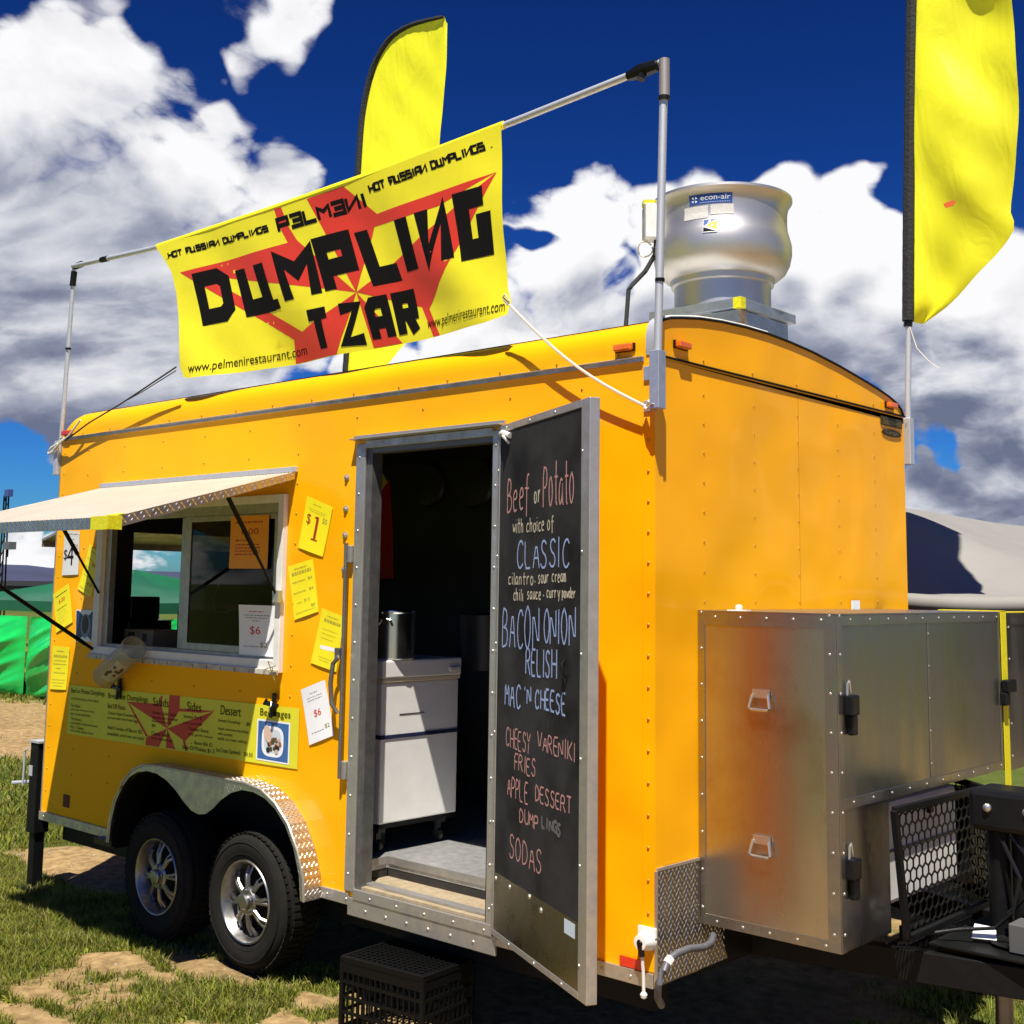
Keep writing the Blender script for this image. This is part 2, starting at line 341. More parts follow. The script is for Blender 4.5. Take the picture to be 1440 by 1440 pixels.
        o = bpy.data.objects.new(name, me); COL.objects.link(o)
        if parent is not None:
            o.parent = parent; base = parent
            M_ = Matrix.Translation(-wloc(parent)); o.matrix_parent_inverse = M_
        if bevel:
            b = o.modifiers.new('bevel', 'BEVEL'); b.width = bevel; b.segments = 2; b.limit_method = 'ANGLE'; b.angle_limit = math.radians(50)
        for k, v in props.items(): o[k] = v
        return o
def wloc(o):
    L_ = Vector(o.location)
    if o.parent is not None and o.type == 'MESH': return Vector((0, 0, 0))
    return L_
def thing(name, label, cat, loc, group=None):
    o = bpy.data.objects.new(name, None); COL.objects.link(o); o.location = loc; o.empty_display_size = .2
    o['label'] = label; o['category'] = cat
    if group: o['group'] = group
    return o
def side(y): return lambda u, v: (u, y, v)          # on the serving side wall
def front(x): return lambda u, v: (x, u, v)         # on the front end wall

_fc = {}
def font_geo(s_):
    if s_ in _fc: return _fc[s_]
    cu = bpy.data.curves.new('t', 'FONT'); cu.body = s_; cu.resolution_u = 3; ob = bpy.data.objects.new('t', cu); COL.objects.link(ob)
    dg = bpy.context.evaluated_depsgraph_get(); me = ob.evaluated_get(dg).to_mesh()
    v = np.array([x.co[:] for x in me.vertices]) if len(me.vertices) else np.zeros((0, 3)); f = [tuple(p.vertices) for p in me.polygons]
    ob.evaluated_get(dg).to_mesh_clear(); bpy.data.objects.remove(ob); bpy.data.curves.remove(cu)
    if len(v): v[:, :2] -= v[:, :2].min(0); v[:, :2] /= v[:, :2].max(0)
    _fc[s_] = (v, f); return _fc[s_]
def font_text(mb, s_, x0, x1, z0, z1, fn):
    v, f = font_geo(s_)
    mb.add([fn(x0 + (x1 - x0) * a[0], z0 + (z1 - z0) * a[1]) for a in v], f)

# single stroke glyphs on a 4 x 6 grid
G = {
 'A': '0,0 2,6 4,0|.8,2.2 3.2,2.2', 'B': '0,0 0,6 2.6,5.8 3.2,4.6 2.4,3.3 0,3.1 3,2.9 3.8,1.6 2.8,.2 0,0', 'C': '3.8,5 2.8,6 1.2,5.6 .2,3.8 .2,1.8 1,.3 2.4,0 3.8,.9',
 'D': '0,0 0,6 2.2,5.6 3.6,4 3.6,2 2.4,.4 0,0', 'E': '3.6,6 0,6 0,0 3.6,0|0,3.1 3,3.1', 'F': '3.6,6 0,6 0,0|0,3.1 2.8,3.1', 'G': '3.8,5 2.6,6 1,5.4 0,3.4 .4,1.2 1.8,0 3.6,.6 3.8,2.6 2.2,2.6',
 'H': '0,6 0,0|4,6 4,0|0,3 4,3', 'I': '2,6 2,0', 'K': '0,6 0,0|3.8,6 0,2.6 3.8,0', 'L': '0,6 0,0 3.4,0', 'M': '0,0 .3,6 2,2 3.7,6 4,0', 'N': '0,0 0,6 4,0 4,6',
 'O': '2,6 .6,5 0,3 .6,1 2,0 3.4,1 4,3 3.4,5 2,6', 'P': '0,0 0,6 2.8,5.8 3.8,4.5 2.8,3 0,2.8', 'R': '0,0 0,6 2.8,5.8 3.8,4.5 2.8,3.1 0,3|1.6,3 4,0', 'S': '3.6,5.2 2.4,6 .9,5.6 .5,4.3 1.4,3.3 2.9,2.8 3.6,1.6 2.8,.2 1.2,0 0,1',
 'T': '0,6 4,6|2,6 2,0', 'U': '0,6 .2,1.4 1.4,0 2.8,.2 3.8,1.4 4,6', 'V': '0,6 2,0 4,6', 'Y': '0,6 2,3.2 4,6|2,3.2 1.6,0', "'": '2,6 1.6,4.8',
 'e': '0,2.2 3.4,2.4 3,3.8 1.6,4 .4,3 .2,1.4 1.2,0 3.2,.4', 'f': '3.4,5.8 2.2,6 1.6,4.8 1.6,-1.2|0,3.6 3.2,3.6', 'o': '2,4 .6,3.4 0,2 .8,.3 2.2,0 3.5,1.2 3.4,3 2,4', 'r': '.4,4 .6,0|.6,2.4 1.8,3.9 3.2,3.8', 't': '1.8,6.2 1.8,.6 2.8,0|.2,4 3.6,4',
 'a': '3.2,3.6 1.6,4 .2,2.6 .2,.9 1.4,0 3,1.4 3.3,3.8 3.3,.6 4,0', 'w': '0,4 .8,0 2,3 3.2,0 4,4', 'i': '2,4 2,0|2,5.3 2,5.6', 'h': '.2,6 .2,0|.2,2.6 1.6,4 3,3.4 3.2,0', 'c': '3.4,3.4 2,4 .5,3 .3,1 1.6,0 3.2,.6', 'l': '2,6 2,0', 'n': '.2,4 .2,0|.2,2.6 1.6,4 3,3.4 3.2,0',
 's': '3.2,3.6 1.6,4 .6,3.1 1.6,2.2 3,1.5 2.4,.2 .4,.2', 'u': '.2,4 .4,.8 1.6,0 3,1 3.3,4|3.3,4 3.4,0', 'm': '0,4 0,0|0,2.8 1,4 1.8,3.4 1.9,0|1.9,2.8 3,4 3.9,3.4 4,0', 'p': '.3,4 .3,-2|.3,3 1.6,4 3.2,3 3,1 1.4,0 .3,1', 'y': '.2,4 1.8,.4|3.8,4 1.2,-2', 'd': '3.4,6 3.4,0|3.4,3 2,4 .4,3 .3,1 1.6,0 3.4,1', '.': '1.8,2.2 2.2,1.9'}
# square block letters of the banner
K = {
 'D': '0,.0 0,6 3,6 4,5 4,1 3,0 0,0', 'U': '0,6 0,0 3.9,0|3.2,6 3.2,0|3.95,.35 3.95,-1.1', 'M': '0,-.4 0,5.6 2,3.4 4,5.6 4,-.4', 'P': '0,-.4 0,6 4,6 4,2.6 0,2.6', 'L': '0,6.4 0,0 4.2,0', 'I': '2,6.4 2,-.4', 'N': '0,6.4 0,.4 4,5.8 4,-.4',
 'G': '4.2,6 0,6 0,0 4,0 4,4', 'T': '-.2,6 4.2,6|2,6 2,-.4', 'Z': '0,6 4,6 0,0 4.2,0', 'A': '0,-.4 0,5 1,6 4,6 4,-.4|0,2.4 4,2.4', 'R': '0,-.4 0,6 4,6 4,3 1.2,3|2.2,3 4,-.3', 'r': '4,-.4 4,6 0,6 0,3 2.8,3|1.8,3 0,-.3',
 'H': '0,6.4 0,-.4|4,6.4 4,-.4|0,3 4,3', 'O': '0,0 0,6 4,6 4,0 0,0', 'S': '4.2,6 0,6 0,3.2 4,3.2 4,0 -.2,0', 'E': '4.2,6 0,6 0,0 4.2,0|0,3 3.6,3', 'e': '-.2,6 4,6 4,0 -.2,0|.6,3 4,3', '.': '2,.2 2,-.5'}
def parse(g): return [[tuple(float(c) for c in p.split(',')) for p in st.split(' ')] for st in g.split('|')]
def ribbon(pts, w):
    """mitred flat ribbon along a 2D polyline -> list of quads"""
    pts = [Vector(p) for p in pts]; closed = (pts[0] - pts[-1]).length < 1e-6
    if closed: pts = pts[:-1]
    n = len(pts); Lf = []; Rt = []
    for i in range(n):
        if closed: a, b = pts[i - 1], pts[(i + 1) % n]
        else: a, b = (pts[i - 1] if i else None), (pts[i + 1] if i < n - 1 else None)
        d1 = (pts[i] - a).normalized() if a is not None else None; d2 = (b - pts[i]).normalized() if b is not None else None
        if d1 is None: d1 = d2
        if d2 is None: d2 = d1
        n1 = Vector((-d1.y, d1.x)); n2 = Vector((-d2.y, d2.x)); m = n1 + n2
        if m.length < .2: m = n1.copy()
        m.normalize(); k = min(1 / max(.35, m.dot(n1)), 1.45)
        Lf.append(pts[i] + m * k * w / 2); Rt.append(pts[i] - m * k * w / 2)
    return [(Lf[i], Lf[(i + 1) % n], Rt[(i + 1) % n], Rt[i]) for i in range(n if closed else n - 1)]
def strokes(mb, text, x0, x1, z0, z1, w, font, mapf, gap=.28, jit=0.0, eps=.00012, sub=0, slope=0.0):
    """lettering filling the box; z1 is the cap height line"""
    wfac = lambda c: .55 if c == ' ' else (.38 if c in "Iil'." else 1.0); cw = (x1 - x0 - w) / (sum(wfac(c) for c in text) + (len(text) - 1) * gap); x = x0 + w / 2; k = 0
    for c in text:
        if c == ' ': x += cw * (.55 + gap); continue
        wf = wfac(c)
        if c in font:
            jx = random.uniform(-jit, jit); jz = random.uniform(-jit, jit) * .7; sc2 = 1 + random.uniform(-jit, jit) * 12
            for st in parse(font[c]):
                pts = [(x + jx + (p[0] / 4 - .5) * cw + wf * cw / 2 + random.uniform(-jit, jit) * .35, z0 + w / 2 + jz + slope * (x - x0) + p[1] / 6 * (z1 - z0 - w) * sc2 + random.uniform(-jit, jit) * .35) for p in st]
                k += 1; o = eps * (k % 9)
                if font is G and len(pts) > 2:      # round the corners a little (chalk)
                    q = [pts[0]]
                    for i in range(1, len(pts) - 1):
                        a, b, d = Vector(pts[i - 1]), Vector(pts[i]), Vector(pts[i + 1])
                        q += [tuple(b.lerp(a, .25)), tuple(b.lerp(d, .25))]
                    pts = q + [pts[-1]]
                for qd in ribbon(pts, w): mb.add([mapf(p.x, p.y, o) for p in qd], [(0, 1, 2, 3)])
        x += cw * (wf + gap)
# ================================================================== FOOD TRAILER
L = 4.448; WD = 2.118; ZB = .43; ZT = 2.69; T_ = .035
tr = thing('food_trailer', 'yellow-orange food trailer with open chalkboard door and raised serving hatch on grass', 'food trailer', (L / 2, WD / 2, 0))
FEN = [(.93, .44), (.945, .56), (.985, .67), (1.06, .77), (1.15, .84), (1.25, .876), (1.37, .885), (1.76, .885), (2.14, .885), (2.27, .868), (2.38, .82), (2.48, .74), (2.555, .63), (2.60, .52), (2.612, .42)]
well = [(.95, .43)] + [(x + (.02 if x < 1.7 else -.02), z - .02) for x, z in FEN[1:-1]] + [(2.59, .43)]
DOOR = [(2.835, .50), (3.64, .50), (3.64, 2.455), (2.835, 2.455)]
WIN = [(.585, 1.46), (2.225, 1.46), (2.225, 2.225), (.585, 2.225)]
RIMS = {}
# side wall with real openings (the wheel well notch is in the outline)
out_side = [(0, ZB)] + well + [(L, ZB), (L, ZT), (0, ZT)]
mb = MB().plate(out_side, side(0), T_, holes=[DOOR, WIN], nrm=(0, 1, 0)); mb.obj('side_wall', ORG, tr)
MB().plate([(0, ZB), (L, ZB), (L, ZT), (0, ZT)], side(WD), T_, nrm=(0, -1, 0)).obj('far_side_wall', ORG, tr)
MB().plate([(T_, ZB), (WD - T_, ZB), (WD - T_, ZT), (T_, ZT)], front(L), T_, nrm=(-1, 0, 0)).obj('front_wall', ORG, tr)
RWIN = [(.50, 1.50), (1.50, 1.50), (1.50, 2.14), (.50, 2.14)]
MB().plate([(T_, ZB), (WD - T_, ZB), (WD - T_, ZT), (T_, ZT)], front(0), T_, holes=[RWIN], nrm=(1, 0, 0)).obj('rear_wall', ORG, tr)
# roof: cross profile swept along x, rounded down at the rear
PROF = [(0, 2.69), (0, 2.735), (.003, 2.765), (.012, 2.795), (.028, 2.818), (.055, 2.836), (.10, 2.85), (.18, 2.864), (.30, 2.882), (.46, 2.896), (.64, 2.904), (.82, 2.905), (1.0, 2.898), (1.2, 2.884), (1.45, 2.856), (1.65, 2.828), (1.82, 2.802), (1.96, 2.775), (2.04, 2.752), (2.085, 2.728), (2.11, 2.70), (2.118, 2.665)]
xs = [0, .004, .015, .035, .065, .10, .15, .22, .4, 1.2, 2.2, 3.2, 4.0, 4.44]
def rz(x, z): return 2.69 + (z - 2.69) * (math.sqrt(max(0, 1 - ((.16 - x) / .16) ** 2)) if x < .16 else 1)
mb = MB(); vs = [(x, y, max(rz(x, z), z if z < 2.69 else 2.69)) for x in xs for y, z in PROF]; n = len(PROF)
mb.add(vs, [(i * n + j, i * n + j + 1, (i + 1) * n + j + 1, (i + 1) * n + j) for i in range(len(xs) - 1) for j in range(n - 1)])
roof = mb.obj('roof', ORG, tr, smooth=True)
mb = MB().plate(PROF, front(4.442), .006, nrm=(1, 0, 0)); mb.obj('roof_end_panel', ORG, tr)
# white coating that laps over the shoulder of the roof
mb = MB(); P2 = [(y, z) for y, z in PROF[6:-4]]
vs = [(x, y, rz(x, z) + .004) for x in xs[5:] for y, z in P2]; n = len(P2)
mb.add(vs, [(i * n + j, i * n + j + 1, (i + 1) * n + j + 1, (i + 1) * n + j) for i in range(len(xs) - 6) for j in range(n - 1)])
mb.obj('roof_coating', ROOFW, roof, smooth=True)
mb = MB(); pr = [(4.452, y, z + .004) for y, z in PROF[1:-1]]; mb.tube(pr, .0055, 8); mb.obj('roof_edge_molding', BLKS, roof, smooth=True)
mb = MB(); mb.tube([(4.444, y, z + .009) for y, z in PROF[3:12]], .008, 8); mb.obj('edge_sealant', ROOFW, roof, smooth=True)
# belt trims, corner trims, rails
mb = MB().box(.0, L - .045, -.010, -.0005, 2.676, 2.696); mb.box(0, L - .045, -.018, -.010, 2.690, 2.696); mb.obj('belt_trim', ALU, tr, bevel=.002)
mb = MB().box(L + .0005, L + .009, .02, WD + .004, 2.695, 2.702); mb.obj('belt_trim', BLKS, tr)
mb = MB().box(L - .052, L + .004, -.004, -.0005, ZB + .05, 2.676); mb.box(L + .0005, L + .0045, -.004, .05, ZB + .05, 2.69); mb.obj('corner_trim', ORG, tr, bevel=.0015)
mb = MB(); cpts = [(0, 2.70), (-.004, 2.74), (-.002, 2.78), (.006, 2.81), (.02, 2.832), (.04, 2.846)]
mb.add([(x, y - .004, z) for x in (L - .035, L + .006) for y, z in cpts], [(i, i + 1, 6 + i + 1, 6 + i) for i in range(5)]); mb.obj('corner_cap', GALV, tr, smooth=True)
for (a, b, c, d) in ((-.002, .93, -.005, .045), (2.615, 2.80, -.005, .045), (2.80, 3.69, -.045, .03), (3.69, L, -.005, .045)): MB().box(a, b, -.012, -.0005, ZB + c, ZB + d).obj('bottom_rail', ALU, tr, bevel=.002)
mb = MB().box(-.004, .006, -.004, -.0005, ZB + .05, 2.67); mb.obj('rear_corner_trim', ALU, tr)
# rivets
mb = MB()
for y in (.327, .70, 1.058, 1.425, 1.79):
    for i in range(14): mb.rivet((L + .0005, y, 2.586 - i * .115), (1, 0, 0), .005, .0035)
for i in range(19): mb.rivet((L - .024, -.0045, 2.60 - i * .113), (0, -1, 0), .0065, .005)
for i in range(6): mb.rivet((L + .0005, .327 + i * .365, 2.722), (1, 0, 0), .005, .004)
mb.obj('rivets', mat('painted_rivet_heads', (.60, .30, .03), .35, .3), tr, smooth=True, kind='stuff')
mb = MB()
for i, x in enumerate((.333, .73, 1.13, 1.53, 1.93, 2.33, 2.76, 3.2, 3.72, 4.1)):
    for j in range(14):
        z = 2.60 - j * .145
        if 2.3 < x < 2.34 and z < 2.4: xx = 2.33
        else: xx = x
        if (.5 < xx < 2.29 and 1.38 < z < 2.42) or (2.7 < xx < 3.7 and z < 2.5) or (.95 < xx < 2.62 and z < .92): continue
        mb.rivet((xx, -.0005, z), (0, -1, 0), .0055, .004)
for j in range(17): mb.rivet((.045, -.0005, 2.6 - j * .125), (0, -1, 0), .005, .004)
for i in range(14): mb.rivet((.25 + i * .31, -.0005, 2.712), (0, -1, 0), .006, .005)
mb.obj('rivets', mat('painted_rivets', (.45, .22, .01), .5, .3), tr, smooth=True, kind='stuff')
mb = MB()
for i in range(34):
    x = .06 + i * .13
    if .93 < x < 2.63: continue
    mb.rivet((x, -.012, ZB + (.02 if not 2.8 < x < 3.69 else -.012)), (0, -1, 0), .007, .005)
mb.obj('rail_screws', ALU, tr, smooth=True, kind='stuff')

# marker lights
def marker(x, y, z, nrm, m, back=True):
    b = MB(); nx, ny = nrm; ax = Vector((0, 1, 0)) if nx else Vector((1, 0, 0)); nv = Vector((nx, ny, 0))
    c = Vector((x, y, z)); o = MB().obox(c + nv * .004, ax * .047, nv * .004, Vector((0, 0, .016))).obj('marker_light', BLKP, tr, bevel=.002)
    MB().obox(c + nv * .018, ax * .040, nv * .013, Vector((0, 0, .0135))).obj('lens', m, o, bevel=.005)
marker(4.314, 0, 2.738, (0, -1), AMB); marker(4.449, .165, 2.757, (1, 0), AMB); marker(4.449, 1.955, 2.735, (1, 0), AMB); marker(.075, 0, 2.722, (0, -1), REDL)
MB().box(4.30, 4.40, -.010, -.0055, .478, .512).obj('reflector', REDL, tr)
MB().box(.26, .33, -.006, -.0005, .53, .60).obj('dark_patch', mat('worn_dark_paint', (.10, .02, .01), .7), tr, bevel=.003)
MB().box(L + .0004, L + .0012, 1.066, 1.069, 1.70, 2.69).obj('panel_seam', mat('panel_seam', (.55, .24, .003), .6), tr)
# maker badge on the front wall
mb = MB(); mb.box(L + .0005, L + .006, 1.86, 2.09, 2.632, 2.676); bd = mb.obj('badge', mat('tarnished_badge', (.10, .07, .02), .5, .5, var=.5, vscale=60), tr, bevel=.002)
mb = MB(); mb.plate([(1.975 + .105 * math.cos(a), 2.60 + .018 * math.sin(a)) for a in np.linspace(0, 2 * math.pi, 17)[:-1]], front(L + .001), .005, nrm=(1, 0, 0)); mb.obj('badge_lower', mat('dark_badge', (.05, .035, .01), .5, .4, var=.5, vscale=60), bd)
mb = MB(); fm = lambda u, v, o: (L + .0075, u, v); font_text(mb, 'Southwest', 1.88, 2.07, 2.638, 2.668, lambda u, v: (L + .0075, u, v)); font_text(mb, 'Cargo', 1.90, 2.04, 2.588, 2.612, lambda u, v: (L + .0075, u, v)); mb.obj('badge_lettering', mat('badge_letter', (.35, .25, .06), .4, .6), bd)

# ---- doorway
fr = MB()
fr.box(2.775, 2.838, -.014, -.0006, .485, 2.470); fr.box(3.637, 3.672, -.014, -.0006, .455, 2.470); fr.box(2.838, 3.637, -.014, -.0006, 2.448, 2.484)
df = fr.obj('door_frame', ALU, tr, bevel=.003)
MB().box(2.838, 3.672, -.016, -.0006, .455, .500).obj('sill', ALU, df, bevel=.002)
MB().box(2.835, 2.875, -.0003, .060, .50, 2.455).obj('jamb', mat('grey_jamb', (.17, .165, .155), .5, .6, var=.4, vscale=20), df)
MB().box(2.875, 3.640, -.0003, .060, 2.425, 2.455).obj('head', mat('dark_head', (.16, .155, .145), .5, .6), df)
MB().box(3.622, 3.640, -.0003, .060, .50, 2.425).obj('jamb', BLKS, df)
mb = MB().box(2.755, 3.700, -.045, -.0145, 2.488, 2.494); mb.box(2.755, 3.700, -.0144, -.0006, 2.486, 2.510); mb.obj('drip_cap', ALU, df, bevel=.002)
mb = MB()
for i in range(12): mb.rivet((2.80, -.0142, .56 + i * .168), (0, -1, 0), .006, .004); mb.rivet((3.655, -.0142, .56 + i * .168), (0, -1, 0), .006, .004)
for i in range(5): mb.rivet((2.95 + i * .17, -.0142, 2.466), (0, -1, 0), .006, .004); mb.rivet((2.95 + i * .17, -.0162, .475), (0, -1, 0), .006, .004)
mb.obj('frame_screws', ALU, df, smooth=True, kind='stuff')
# cam bar latch left of the doorway
mb = MB(); mb.tube([(2.742, -.030, .965), (2.742, -.030, 2.015)], .0095, 12); BARM = mat('dull_bar_steel', (.27, .25, .22), .42, .8, var=.35, vscale=20); lb = mb.obj('lock_bar', BARM, tr, smooth=True)
for z in (1.965, 1.0): MB().box(2.728, 2.772, -.028, -.0006, z - .040, z + .040).obj('bar_bracket', ALU, lb, bevel=.004)
mb = MB(); mb.tube([(2.728, -.045, 1.50), (2.700, -.052, 1.47), (2.690, -.055, 1.38), (2.700, -.052, 1.29), (2.728, -.04, 1.25)], [.012, .011, .011, .011, .009], 10); mb.box(2.70, 2.735, -.045, -.018, 1.49, 1.54); mb.obj('bar_handle', BARM, lb, smooth=True)
for z in (2.32, 2.174, 2.053, 1.895):
    mb = MB(); mb.lathe((2.699, 0, z), [(.0165, -.0005), (.0165, -.004), (.010, -.007), (.009, -.012), (.002, -.014)], 16, 'y'); mb.obj('snap_fastener', ALU, tr, smooth=True)

# ---- open door (hinged at the right jamb)
DA = .4635; dd = Vector((math.cos(DA), -math.sin(DA), 0)); dn = Vector((-math.sin(DA), -math.cos(DA), 0)); DH = Vector((3.672, -.012, 0))
def dmap(o0): return lambda u, v, o=0.0: tuple(DH + dd * u + dn * (o0 + o) + Vector((0, 0, v)))
def dbox(mb, u0, u1, v0, v1, o0, o1):
    c = DH + dd * (u0 + u1) / 2 + dn * (o0 + o1) / 2 + Vector((0, 0, (v0 + v1) / 2)); return mb.obox(c, dd * (u1 - u0) / 2, dn * (o1 - o0) / 2, Vector((0, 0, (v1 - v0) / 2)))
mb = MB(); dbox(mb, .0, .832, .47, 2.482, -.030, 0); door = mb.obj('door', ORG, tr)
mb = MB(); dbox(mb, .832, .902, .468, 2.484, -.034, .006); mb.obj('edge_frame', ALU, door, bevel=.003)
mb = MB(); dbox(mb, .0, .832, 2.455, 2.484, .0004, .006); dbox(mb, 0, .832, .468, .492, .0004, .006); dbox(mb, .0, .026, .492, 2.455, .0004, .006); mb.obj('border_frame', ALU, door, bevel=.002)
mb = MB(); dbox(mb, .026, .832, .712, 2.455, .0004, .003); mb.obj('chalkboard_panel', CHALKBOARD, door)
mb = MB(); dbox(mb, .026, .832, .492, .712, .0004, .0045); kp = mb.obj('kick_plate', STEEL_D, door)
mb = MB()
for z in (.58, .9, 1.25, 1.6, 1.95, 2.3):
    mb.rivet(dmap(.006)(.013, z), dn, .006, .004); mb.rivet(dmap(.006)(.845, z), dn, .006, .004)
for u in (.1, .35, .6): mb.rivet(dmap(.006)(u, 2.468), dn, .006, .004); mb.rivet(dmap(.006)(u + .1, .48), dn, .006, .004)
for u, v in ((.05, .69), (.20, .69), (.40, .70)): mb.rivet(dmap(.0045)(u, v), dn, .010, .006)
mb.rivet(dmap(.0045)(.51, .677), dn, .012, .006)
mb.obj('door_screws', ALU, door, smooth=True, kind='stuff')
mb = MB(); f = dmap(.0050); mb.plate([(.718, .654), (.806, .654), (.806, .701), (.718, .701)], lambda u, v: f(u, v), .0006, nrm=dn); mb.obj('sticker', mat('pale_sticker', (.55, .66, .72), .5), door)
mb = MB(); mb.tube([(3.69, -.02, 2.452), (3.74, -.065, 2.448), (3.80, -.085, 2.43)], .012, 8); mb.tube([dmap(.0)(.05, 2.44), dmap(.03)(.12, 2.43), dmap(.004)(.13, 2.40)], .006, 6); mb.obj('door_holdback', WHT, door, smooth=True)
mb = MB(); mb.tube([dmap(.004)(.70, 1.57), dmap(.02)(.71, 1.555), dmap(.02)(.72, 1.53), dmap(.004)(.72, 1.51)], .006, 6); mb.obj('hook', BLKS, door, smooth=True)
# chalk lettering
f = dmap(.0036)
def chalk(rows, m, nm, w=.0075, jit=.004):
    b = MB()
    for (s_, u0, u1, v0, v1, *sl) in rows: strokes(b, s_, u0, u1, v0, v1, w, G, lambda u, v, o: f(u, v, o), .30, jit, slope=(sl[0] if sl else 0))
    b.obj(nm, m, door, kind='stuff')
chalk([('Beef', .112, .357, 2.118, 2.262), ('Potato', .484, .778, 2.118, 2.285)], CHK_R, 'chalk_lettering', .0085)
chalk([('or', .396, .463, 2.138, 2.215)], CHK_Y, 'chalk_lettering')
chalk([('with choice of', .178, .597, 2.032, 2.092)], CHK_Y, 'chalk_lettering', .0058, .003)
chalk([('CLASSIC', .226, .739, 1.894, 2.008), ('BACON', .078, .461, 1.585, 1.752), ('ONION', .500, .791, 1.620, 1.755), ('RELISH', .328, .631, 1.495, 1.602), ('MAC', .114, .286, 1.360, 1.460), ("'N", .318, .390, 1.384, 1.455), ('CHEESE', .428, .717, 1.378, 1.458)], CHK_B, 'chalk_lettering', .0085)
chalk([('cilantro', .134, .400, 1.832, 1.885), ('.', .40, .43, 1.83, 1.88), ('sour', .440, .555, 1.838, 1.890), ('cream', .575, .705, 1.843, 1.892), ('chili', .190, .300, 1.770, 1.822), ('sauce', .335, .480, 1.778, 1.826), ('.', .485, .515, 1.78, 1.82), ('curry', .525, .655, 1.785, 1.830), ('powder', .668, .791, 1.788, 1.830)], CHK_Y, 'chalk_lettering', .0058, .0025)
chalk([('CHEESY', .134, .389, 1.205, 1.285), ('VARENIKI', .453, .800, 1.230, 1.300), ('FRIES', .224, .446, 1.128, 1.196), ('APPLE', .152, .372, 1.022, 1.104), ('DESSERT', .438, .769, 1.048, 1.110), ('DUMP', .283, .480, .945, 1.002), ('SODAS', .184, .511, .795, .890)], CHK_R, 'chalk_lettering', .0065)
chalk([('LINGS', .500, .690, .960, 1.010), ], CHK_F, 'smudged_lettering', .012, .006)

# ---- interior
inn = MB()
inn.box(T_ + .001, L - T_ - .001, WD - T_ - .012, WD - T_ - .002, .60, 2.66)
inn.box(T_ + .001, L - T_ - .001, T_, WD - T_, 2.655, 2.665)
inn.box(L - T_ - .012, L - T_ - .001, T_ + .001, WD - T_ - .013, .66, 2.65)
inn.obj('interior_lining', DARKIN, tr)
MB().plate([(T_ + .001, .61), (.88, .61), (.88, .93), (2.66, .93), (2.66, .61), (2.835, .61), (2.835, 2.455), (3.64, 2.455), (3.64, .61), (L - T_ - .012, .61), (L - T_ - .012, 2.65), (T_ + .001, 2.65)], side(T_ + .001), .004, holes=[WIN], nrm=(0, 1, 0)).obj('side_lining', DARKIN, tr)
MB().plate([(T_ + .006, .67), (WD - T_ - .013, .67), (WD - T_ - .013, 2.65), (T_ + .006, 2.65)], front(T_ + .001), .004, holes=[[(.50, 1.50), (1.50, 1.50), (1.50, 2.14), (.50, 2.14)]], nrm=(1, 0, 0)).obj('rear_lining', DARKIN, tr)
fl = MB(); fl.box(T_, .885, T_ + .03, WD - .05, .55, .60); fl.box(.885, 2.655, .336, WD - .05, .55, .60); fl.box(2.655, 2.80, T_ + .03, WD - .05, .55, .60); fl.box(2.80, 3.70, .222, WD - .05, .55, .60); fl.box(3.70, L - T_ - .02, T_ + .03, WD - .05, .55, .60)
flo = fl.obj('floor', FLOORM, tr)
MB().box(2.803, 3.70, .216, .2215, .568, .603).obj('floor_nosing', ALU, flo, bevel=.002)
MB().box(2.8005, 2.807, .065, .205, .568, .603).obj('floor_nosing', ALU, flo, bevel=.002)
MB().box(2.80, 3.70, .0, .30, .485, .512).obj('threshold_board', WOODT, flo)
DR_ = mat('dirty_riser', (.035, .030, .024), .7, var=.6, vscale=20)
MB().box(2.803, 3.70, .224, .235, .513, .567).obj('step_riser', DR_, flo)
MB().box(2.790, 2.7995, .066, .221, .513, .549).obj('step_riser', DR_, flo)
MB().box(2.80, 3.70, .030, .075, .5125, .524).obj('threshold_strip', ALU, flo, bevel=.002)
MB().box(2.80, 3.70, .24, .26, .40, .545).obj('floor_beam', BLKS, flo)
mb = MB(); mb.box(.05, 4.35, .12, .22, .30, .40); mb.box(.05, 4.35, 1.90, 2.0, .30, .40)
for x in (.2, .9, 1.75, 2.7, 3.6, 4.2): mb.box(x, x + .06, .22, 1.9, .36, .42)
for x in (1.375, 2.138): mb.tube([(x, .16, .33), (x, 1.95, .33)], .035, 10)
mb.box(.04, 4.40, .04, 2.07, .425, .43); mb.obj('chassis', BLKS, tr)
wb = MB()   # wheel boxes seal the wells from the inside
wb.box(.90, 2.64, .045, .32, .90, .925); wb.box(.90, 2.64, .32, .335, .43, .925); wb.box(.885, .90, .045, .335, .43, .925); wb.box(2.64, 2.655, .045, .335, .43, .925); wb.obj('wheel_box', BLKS, tr)
wl = MB()
for (a, b) in zip(FEN[:-1], FEN[1:]): wl.add([(x + (.026 if x < 1.7 else -.026), y, z - .026) for (x, z) in (a, b) for y in (-.092, .048)], [(0, 1, 3, 2)])
wl.obj('fender_liner', BLKS, tr, smooth=True)
MB().box(L + .001, L + .004, .276, WD - .02, ZB - .01, .602).obj('underbox_shade_sheet', BLKS, tr)  # black sheet added to stand in for the shade under the storage box

